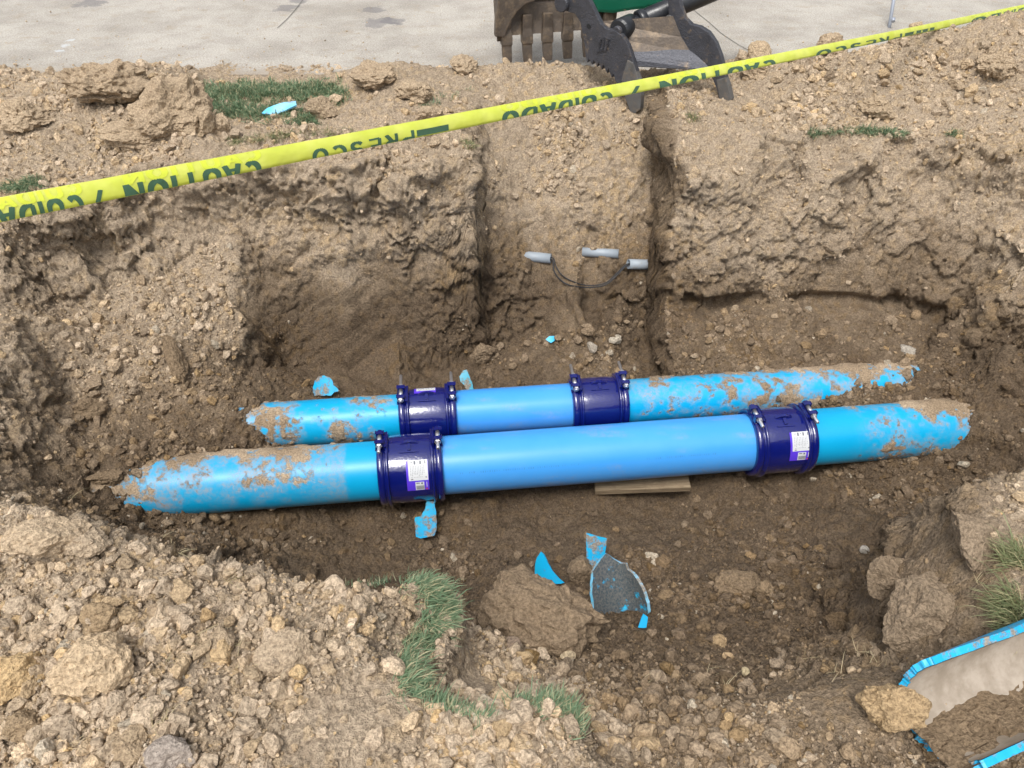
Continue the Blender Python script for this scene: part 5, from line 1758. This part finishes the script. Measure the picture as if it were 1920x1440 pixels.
def tube_path(name, pts, r, mat, parent, ns=8):
    V, F = [], []
    P = [np.array(p, float) for p in pts]
    for i, p in enumerate(P):
        t = P[min(i + 1, len(P) - 1)] - P[max(i - 1, 0)]
        t /= np.linalg.norm(t)
        a = np.cross(t, [0, 0, 1.0]); a /= np.linalg.norm(a)
        b = np.cross(a, t)
        for k in range(ns):
            an = 2 * math.pi * k / ns
            V.append(p + r * (a * math.cos(an) + b * math.sin(an)))
    for i in range(len(P) - 1):
        for k in range(ns):
            q0, q1 = i * ns + k, i * ns + (k + 1) % ns
            F.append((q0, q1, q1 + ns, q0 + ns))
    return mesh_obj(name, V, F, mat, parent, True)


def bez(pts, n=40):
    """Catmull-Rom through points"""
    P = [np.array(p, float) for p in pts]
    P = [2 * P[0] - P[1]] + P + [2 * P[-1] - P[-2]]
    out = []
    seg = len(P) - 3
    for k in range(n + 1):
        x = k / n * seg
        i = min(int(x), seg - 1)
        f = x - i
        a, b, c, d = P[i:i + 4]
        out.append(.5 * ((2 * b) + (-a + c) * f + (2 * a - 5 * b + 4 * c - d) * f * f + (-a + 3 * b - 3 * c + d) * f ** 3))
    return out


def cable(px_pts, r, label):
    P = []
    dA = np.dot(CA[1] - np.array([0, 0, CAM_Z]), [0, CP, -SP]); dB = np.dot(CC[1] - np.array([0, 0, CAM_Z]), [0, CP, -SP])
    for i, (u, v) in enumerate(px_pts):
        S_, _ = surf_px(u, v)
        ds = S_[1] * CP + (CAM_Z - S_[2]) * SP
        dl = dA + (dB - dA) * i / (len(px_pts) - 1)
        P.append(PD(u, v, min(dl, ds - .008) if 0 < i < len(px_pts) - 1 else dl))
    P = [CA[1] - CA[2] * .04 + (P[0] - CA[1]) * .3] + P + [CC[1] - CC[2] * .04]
    o = tube_path('cable', bez(P, 60), r, M_CABLE, None)
    tag(o, label, 'cable', 'black cables joining the conduits')


cable([(1036, 488), (1038, 505), (1047, 521), (1066, 534), (1100, 539), (1135, 534), (1158, 515), (1174, 499)], .0042, 'black cable hanging lowest between the conduit stubs')
cable([(1037, 484), (1042, 498), (1052, 514), (1070, 526), (1100, 535), (1134, 531), (1157, 512), (1174, 496)], .0036, 'thin black cable just above the lowest one between the conduits')


# ------------------------------------------------------------------ broken pipe pieces
def make_shard_mat(name, mud=.3, base=OLD_BLUE, mudc=(c4(.16, .12, .085), c4(.34, .27, .19))):
    N = NT(name)
    vec = N.n('NewGeometry').outputs['Position']
    n1 = N.noise(vec, 22, 5, .7)
    n2 = N.noise(vec, 130, 3, .7)
    c = N.mix(N.ramp(N.noise(vec, 8, 3, .5), .3, .7), base, tuple(x * k for x, k in zip(base[:3], (3.0, 1.12, 1.0))) + (1,))
    f = N.ramp(n1, .60 - mud * .45, .72 - mud * .45)
    mc = N.mix(N.ramp(n2, .3, .7), *mudc)
    c = N.mix(N.math('MULTIPLY', f, .92), c, mc)
    N.bsdf(c, N.math('ADD', .38, N.math('MULTIPLY', f, .5)), N.bump(N.math('MULTIPLY', n2, f), .004, .8), spec=.4)
    return N.m


M_SH_CLEAN = make_shard_mat('shard_clean', .02)
M_SH_MUD = make_shard_mat('shard_muddy', .32)
M_SH_MUDDY = make_shard_mat('shard_mud_coated', .62, OLD_BLUE, (c4(.040, .031, .022), c4(.135, .102, .070)))
M_SILT = make_plain('silt_film', c4(.36, .31, .26), .55, 0, .12, 8, .001, .4)


def shard(outline, p0, n, bend_dir, curv, thick, mat, label, mat_edge=None, nameit='pipe_shard'):
    """curved broken plastic piece: outline in photo pixels on a plane, bent about an axis, solid"""
    n = np.array(n, float); n /= np.linalg.norm(n)
    bd = np.array(bend_dir, float); bd -= n * bd.dot(n); bd /= np.linalg.norm(bd)
    od = np.cross(n, bd)
    P = np.array([PP(u, v, p0, n) for u, v in outline])
    c = P.mean(0)
    xy = np.stack([(P - c) @ bd, (P - c) @ od], 1)
    # jagged border
    rs = random.Random(len(outline))
    dense = []
    for i in range(len(xy)):
        a, b = xy[i], xy[(i + 1) % len(xy)]
        L = np.linalg.norm(b - a)
        m = max(1, int(L / .012))
        nn = np.array([-(b - a)[1], (b - a)[0]]) / (L + 1e-9)
        for k in range(m):
            j = rs.uniform(-.0015, .0015) if k else 0
            dense.append(a + (b - a) * k / m + nn * j)
    lo, hi = np.min(dense, 0), np.max(dense, 0)
    pts = [Vector(d) for d in dense]
    nb = len(pts)
    step = max(.01, (hi - lo).max() / 18)
    for x in np.arange(lo[0] + step / 2, hi[0], step):
        for y in np.arange(lo[1] + step / 2, hi[1], step):
            pts.append(Vector((x, y)))
    loop = [(i, (i + 1) % nb) for i in range(nb)]
    vco, e, f, *_ = geometry.delaunay_2d_cdt(pts, loop, [list(range(nb))], 2, 1e-6)
    bm = bmesh.new()
    vv = []
    for q in vco:
        w = c + bd * q.x + od * q.y - n * (curv * q.x * q.x)
        vv.append(bm.verts.new(Vector(w)))
    for t in f:
        try: bm.faces.new([vv[i] for i in t])
        except ValueError: pass
    loose = [v for v in bm.verts if not v.link_faces]
    bmesh.ops.delete(bm, geom=loose, context='VERTS')
    bmesh.ops.recalc_face_normals(bm, faces=bm.faces[:])
    nf = len(bm.faces)
    bmesh.ops.solidify(bm, geom=bm.faces[:], thickness=thick)
    if mat_edge:
        bm.normal_update()
        for f_ in bm.faces:
            if len(f_.verts) == 4: f_.material_index = 1
    for v in bm.verts: v.co -= Vector(c)
    o = bm_obj(nameit, bm, mat, None, False)
    if mat_edge: o.data.materials.append(mat_edge)
    o.location = c
    tag(o, label, 'pipe shard', 'broken blue pipe pieces')
    return o


def sp(u, v, dz=0.0):
    return surf_px(u, v)[0] + np.array([0, 0, dz])


toc = lambda u, v: -ray(u, v)
shard([(588, 742), (587, 728), (591, 714), (598, 706), (608, 704), (618, 708), (623, 714), (625, 722), (635, 733), (626, 735), (621, 742), (604, 740)], sp(610, 742, .03), (-.1, -.75, .65), (1, 0, 0), 3.0, .009, M_SH_MUD,
      'rounded blue shard standing behind the left end of the back pipe')
shard([(862, 706), (868, 697), (876, 695), (880, 706), (884, 716), (888, 731), (876, 733), (870, 722), (864, 716)], sp(874, 730, .02), (.1, -.75, .65), (1, 0, 0), 3.0, .009, make_shard_mat('shard_faded', .35, c4(.06, .36, .50)),
      'faded blue shard behind the back pipe by its left coupling')
shard([(1023, 637), (1030, 631), (1043, 631), (1040, 637), (1032, 643)], sp(1032, 640, .015), (0, -.6, .8), (1, 0, 0), 2.0, .008, M_SH_CLEAN, 'tiny blue chip on the soil behind the back pipe')
shard([(779, 970), (790, 968), (797, 955), (800, 940), (813, 940), (817, 960), (818, 990), (814, 1004), (790, 1009), (781, 1006)], sp(800, 1005, .06), (0, -.72, .7), (1, .2, 0), 3.0, .010, M_SH_MUD,
      'blue shard hanging down below the front left coupling')
shard([(1004, 1074), (1005, 1058), (1009, 1044), (1015, 1034), (1021, 1040), (1028, 1056), (1038, 1074), (1054, 1095), (1030, 1092), (1006, 1086)], sp(1030, 1092, .10), (-.45, -.75, .5), (1, 0, .3), 5.0, .010, M_SH_CLEAN,
      'thin curved blue fin sticking up behind the big soil slab')
shard([(1100, 999), (1116, 1003), (1136, 1010), (1134, 1030), (1131, 1044), (1138, 1058), (1132, 1068), (1110, 1070), (1102, 1060), (1100, 1030)], sp(1118, 1068, .06), (.05, -.8, .6), (1, 0, 0), 3.0, .011, M_SH_MUD,
      'upright rectangular blue shard beside the muddy half pipe')
shard([(490, 210), (500, 203), (530, 190), (553, 184), (556, 196), (535, 206), (512, 213)], sp(520, 206, .06), (0, -.35, .94), (0, 1, 0), 4.0, .010, make_shard_mat('shard_pale', .05, c4(.10, .52, .80)),
      'pale blue shard lying on the far grass patch')


M_RIM = make_shard_mat('rim_scuffed', .25, c4(.10, .45, .66))
shard([(1112, 1066), (1124, 1048), (1136, 1036), (1150, 1046), (1166, 1054), (1177, 1054), (1180, 1064), (1192, 1070), (1204, 1084), (1214, 1100), (1221, 1122), (1222, 1140), (1214, 1152),
       (1210, 1174), (1196, 1166), (1170, 1172), (1146, 1168), (1126, 1160), (1116, 1130), (1112, 1098)], sp(1165, 1140, .05), (-.25, -.72, .62), (1, .2, .2), -7.0, .013, M_SH_MUDDY,
      'mud-coated broken half pipe with pale jagged rim on the trench slope', M_RIM)
shard([(1206, 1150), (1214, 1156), (1211, 1176), (1196, 1176), (1200, 1164)], sp(1205, 1176, .02), (0, -.7, .7), (1, 0, 0), 2.0, .008, M_SH_CLEAN, 'small bright blue chip below the muddy half pipe')


def cut_pipe():
    """sawn-open pipe length at lower right: axis runs right and away, upper side missing"""
    rr = .120
    ax = Vector((.93, .36, -.03)).normalized()
    sd = Vector((-ax.y, ax.x, 0)).normalized()               # away from the camera
    up = ax.cross(sd)
    c = PZ(1800, 1330, -.045)
    root = empty('pipe_length', c)
    tag(root, 'broken open blue pipe length lined with grey silt at lower right', 'pipe')
    na, nl = 110, 60
    rs = random.Random(9)
    # trough: angles from straight up, away from the camera first, round the bottom to the near side
    V, F = [], []
    for k in range(na + 1):
        f = k / na
        for i in range(nl + 1):
            t = i / nl
            start = -.06 + .20 * max(0, .35 - f) ** 1.3 + .10 * max(0, f - .6) + .004 * math.sin(k * .85) + .003 * math.sin(k * 1.95)
            l = start + (.62 - start) * t
            r0 = R(62 - 10 * math.sin(min(1, t * 4) * 1.57) + 3 * math.sin(t * 13) + 1.2 * math.sin(t * 31)) + (R(.35) * rs.uniform(-1, 1) if k == 0 else 0)
            r1 = R(268 - 14 * math.cos(t * 5)) + (R(.35) * rs.uniform(-1, 1) if k == na else 0)
            aa = r0 + (r1 - r0) * f
            V.append(Vector(ax * l + sd * (rr * math.sin(aa)) + up * (rr * math.cos(aa))))
    for k in range(na):
        for i in range(nl):
            q = k * (nl + 1) + i
            F.append((q, q + 1, q + nl + 2, q + nl + 1))
    bm = bmesh.new()
    vv = [bm.verts.new(v) for v in V]
    fs = [bm.faces.new([vv[i] for i in f]) for f in F]
    bm.normal_update()
    # outward normals
    for f in fs:
        ctr = f.calc_center_median()
        rad = ctr - ax * ctr.dot(ax)
        if f.normal.dot(rad) < 0: f.normal_flip()
    outer = bmesh.new()
    me = bpy.data.meshes.new('shell')
    bm.to_mesh(me)
    # silt lining = inner copy
    bm2 = bm.copy()
    for v in bm2.verts:
        l = v.co.dot(ax)
        rad = v.co - ax * l
        v.co = ax * l + rad * ((rr - .0185) / rr)
    bmesh.ops.solidify(bm, geom=bm.faces[:], thickness=.017)
    bm_obj('shell', bm, make_shard_mat('cut_pipe_blue', .22, c4(.004, .33, .64)), root, False)
    N = NT('silt_lining')
    vec = N.n('NewGeometry').outputs['Position']
    n1 = N.noise(vec, 18, 5, .65); n2 = N.noise(vec, 60, 4, .7)
    col = N.mix(N.ramp(n1, .3, .7), c4(.27, .225, .175), c4(.40, .345, .285))
    col = N.mix(N.ramp(n2, .68, .76, 0, .6), col, c4(.05, .30, .42))
    N.bsdf(col, .5, N.bump(n1, .006, .5), spec=.35)
    bm_obj('silt_lining', bm2, N.m, root, True)
    me.user_clear() if False else bpy.data.meshes.remove(me)
    outer.free()
    # soil lying in the bottom
    nu, nw = 90, 34
    gl = np.linspace(-.07, .60, nu); gw = np.linspace(-.104, .06, nw)
    LL, WW = np.meshgrid(gl, gw, indexing='ij')
    q = np.stack([LL, WW, LL * 0], -1).reshape(-1, 3).astype(np.float32)
    _, e_, r_, t_ = worley(q + .3, .05, 5)
    _, e2_, r2_, t2_ = worley(q + .7, .02, 6)
    hz = -.082 - .30 * (WW.ravel() + .02) + .012 * fbm(q, .12, 3, 7) + ((r_ - .5) * .016 + t_ * .014) * sstep(.02, -.05, WW.ravel()) + (r2_ - .5) * .006
    hz = np.maximum(hz, -np.sqrt(np.maximum(.0, .107 ** 2 - WW.ravel() ** 2)) - .004)
    pts = [Vector(ax * float(l) + sd * float(w) + up * float(h)) for (l, w), h in zip(q[:, :2], hz)]
    F = [(i * nw + k, (i + 1) * nw + k, (i + 1) * nw + k + 1, i * nw + k + 1) for i in range(nu - 1) for k in range(nw - 1)]
    o = mesh_obj('soil_fill', pts, F, M_CLOD, root)
    o['rgb'] = rgb_of(.62, .2, 1.0)


cut_pipe()


# ------------------------------------------------------------------ grass
def make_grass_mat(name, ca, cb, dry):
    N = NT(name)
    rnd = N.attr('tone')
    tip = N.attr('tip')
    c = N.mix(rnd, ca, cb)
    c = N.mix(N.ramp(rnd, .70, .90), c, dry)
    c = N.mix(N.math('MULTIPLY', tip, .25), c, c4(.20, .24, .12))
    b = N.bsdf(c, .55, None, spec=.3)
    tr = N.n('BsdfTranslucent')
    N.l(c, tr.inputs['Color'])
    mx = N.n('MixShader')
    mx.inputs[0].default_value = .3
    N.l(b.outputs[0], mx.inputs[1]); N.l(tr.outputs[0], mx.inputs[2]); N.l(mx.outputs[0], N.out.inputs['Surface'])
    return N.m


M_GRASS = make_grass_mat('grass_green', c4(.12, .205, .115), c4(.26, .37, .225), c4(.52, .47, .30))
M_GRASS_D = make_grass_mat('grass_dry', c4(.15, .19, .09), c4(.34, .34, .17), c4(.55, .47, .28))


M_STRAW = make_grass_mat('dry_straw', c4(.42, .34, .20), c4(.55, .47, .31), c4(.5, .4, .25))


def grass(label, path, width, count, length, lean, mat, seed, wpx=1.0, spread=.5):
    """blades rooted along a pixel path (with sideways spread in pixels), lean = world vector the blades flop toward"""
    rs = np.random.default_rng(seed)
    path = np.array(path, float)
    seg = np.linalg.norm(np.diff(path, axis=0), axis=1)
    cum = np.concatenate([[0], np.cumsum(seg)])
    # sample ground for a coarse set of places, then jitter around them
    V, F, tone, tip = [], [], [], []
    places = []
    for k in range(max(12, count // 14)):
        t = rs.uniform(0, cum[-1])
        u = np.interp(t, cum, path[:, 0]) + rs.normal() * width * .45
        v = np.interp(t, cum, path[:, 1]) + rs.normal() * width * .32
        places.append(surf_px(u, v))
    for k in range(count):
        P_, kk = places[rs.integers(len(places))]
        r = np.array([rs.normal() * .012, rs.normal() * .012, 0])
        base = P_ + r
        base[2] -= .004
        L = length * rs.uniform(.45, 1.0) * (1.7 if rs.random() < .12 else 1.1)
        d = np.array(lean) + rs.normal(size=3) * spread
        d[2] = abs(d[2]) * .6 + .35 * (lean[2] > 0)
        d /= np.linalg.norm(d)
        droop = np.array([lean[0], lean[1], -.9 + .3 * rs.random()])
        wd_ = np.cross(d, [0, 0, 1.0]) + rs.normal(size=3) * .3
        wd_ /= np.linalg.norm(wd_) + 1e-9
        w = .0016 * wpx * rs.uniform(.7, 1.3)
        q0 = len(V)
        pts = [base, base + d * L * .4, base + d * L * .75 + droop * L * .10, base + d * L * .95 + droop * L * .32]
        tn = rs.random()
        for i, (p, ww) in enumerate(zip(pts, (1, .85, .55, .08))):
            V += [p - wd_ * w * ww, p + wd_ * w * ww]
            tone += [tn, tn]
            tip += [i / 3, i / 3]
        for i in range(3):
            F.append((q0 + 2 * i, q0 + 2 * i + 1, q0 + 2 * i + 3, q0 + 2 * i + 2))
    o = np_mesh('grass', np.array(V), np.array(F), mat, True)
    fattr(o.data, 'tone', tone)
    fattr(o.data, 'tip', tip)
    tag(o, label, 'grass', None, 'stuff')
    return o


grass('patch of green lawn left standing by the far road edge', [(385, 180), (430, 172), (520, 172), (600, 170), (640, 178)], 26, 9000, .052, (.05, -.2, 1), M_GRASS, 1, 1.5)
grass('green lawn patch front fringe below the pale blue shard', [(400, 205), (440, 205), (540, 210), (585, 225)], 22, 4200, .047, (0, -.4, .8), M_GRASS, 2, 1.5)
grass('strip of turf hanging over the near lip beside the rubble', [(770, 1088), (805, 1100), (828, 1130), (822, 1160), (800, 1190), (778, 1215), (765, 1240), (758, 1270), (765, 1288)], 19, 5600, .046, (.55, .1, .5), M_GRASS, 3, .85)
grass('thin turf fringe below the smooth slab in the foreground', [(780, 1295), (820, 1322), (860, 1345), (910, 1352)], 10, 900, .034, (.2, .5, .6), M_GRASS, 4, .8)
grass('turf tuft at the centre bottom above the foreground lip', [(960, 1330), (1000, 1322), (1040, 1325), (1070, 1345), (1082, 1380)], 11, 1300, .036, (.3, .5, .7), M_GRASS, 5, .8)
grass('faint turf line along the top of the near bank by the trench', [(640, 1098), (690, 1096), (730, 1088)], 6, 160, .030, (0, .6, .5), M_GRASS, 6, .8)
grass('dry turf fringe on top of the right trench wall', [(1515, 248), (1560, 246), (1610, 243), (1660, 247), (1695, 250)], 9, 1100, .050, (0, -.6, .5), M_GRASS, 7, 1.2)
grass('lone grass tuft near the right end of the wall top', [(1780, 250), (1800, 248)], 9, 160, .05, (0, -.6, .5), M_GRASS, 8, 1.2)
grass('grass tuft at the left photo edge under the tape', [(0, 350), (40, 348), (80, 335)], 15, 900, .055, (.1, -.6, .4), M_GRASS, 9, 1.2)
grass('dry roots and turf fringe under the far grass patch', [(430, 262), (500, 255), (560, 250), (600, 248), (660, 245)], 12, 600, .05, (0, -.7, .1), M_GRASS_D, 10, 1.0)
grass('long half-dry grass on the right photo edge, upper tuft', [(1895, 1060), (1915, 1040), (1920, 1070)], 12, 260, .085, (-.4, .2, .4), M_GRASS_D, 11, .9)
grass('long half-dry grass on the right photo edge above the broken pipe', [(1880, 1150), (1905, 1130), (1915, 1170), (1890, 1190)], 17, 520, .090, (-.4, .2, .4), M_GRASS_D, 12, .9)
grass('sparse grass wisps on the soil below the bucket', [(790, 195), (845, 180), (880, 165)], 9, 160, .04, (0, -.4, .6), M_GRASS, 13, 1.1)
grass('sparse grass wisps on the slot edge below the right thumb tip', [(1290, 200), (1300, 225)], 8, 120, .05, (0, -.4, .5), M_GRASS_D, 14, 1.1)
grass('grass wisps at the end of the far block beside the tape', [(872, 262), (880, 275)], 7, 120, .05, (.3, -.5, .2), M_GRASS_D, 15, 1.1)

grass('scattered dry straw on the near left bank', [(60, 950), (250, 1000), (400, 1060), (420, 1250), (200, 1350)], 110, 110, .055, (.6, .3, .05), M_STRAW, 21, .55, .8)
grass('scattered dry straw on the ramp and right bank', [(1000, 1260), (1300, 1300), (1560, 1250), (1780, 1150), (1850, 960)], 70, 90, .05, (.5, .3, .05), M_STRAW, 22, .55, .8)
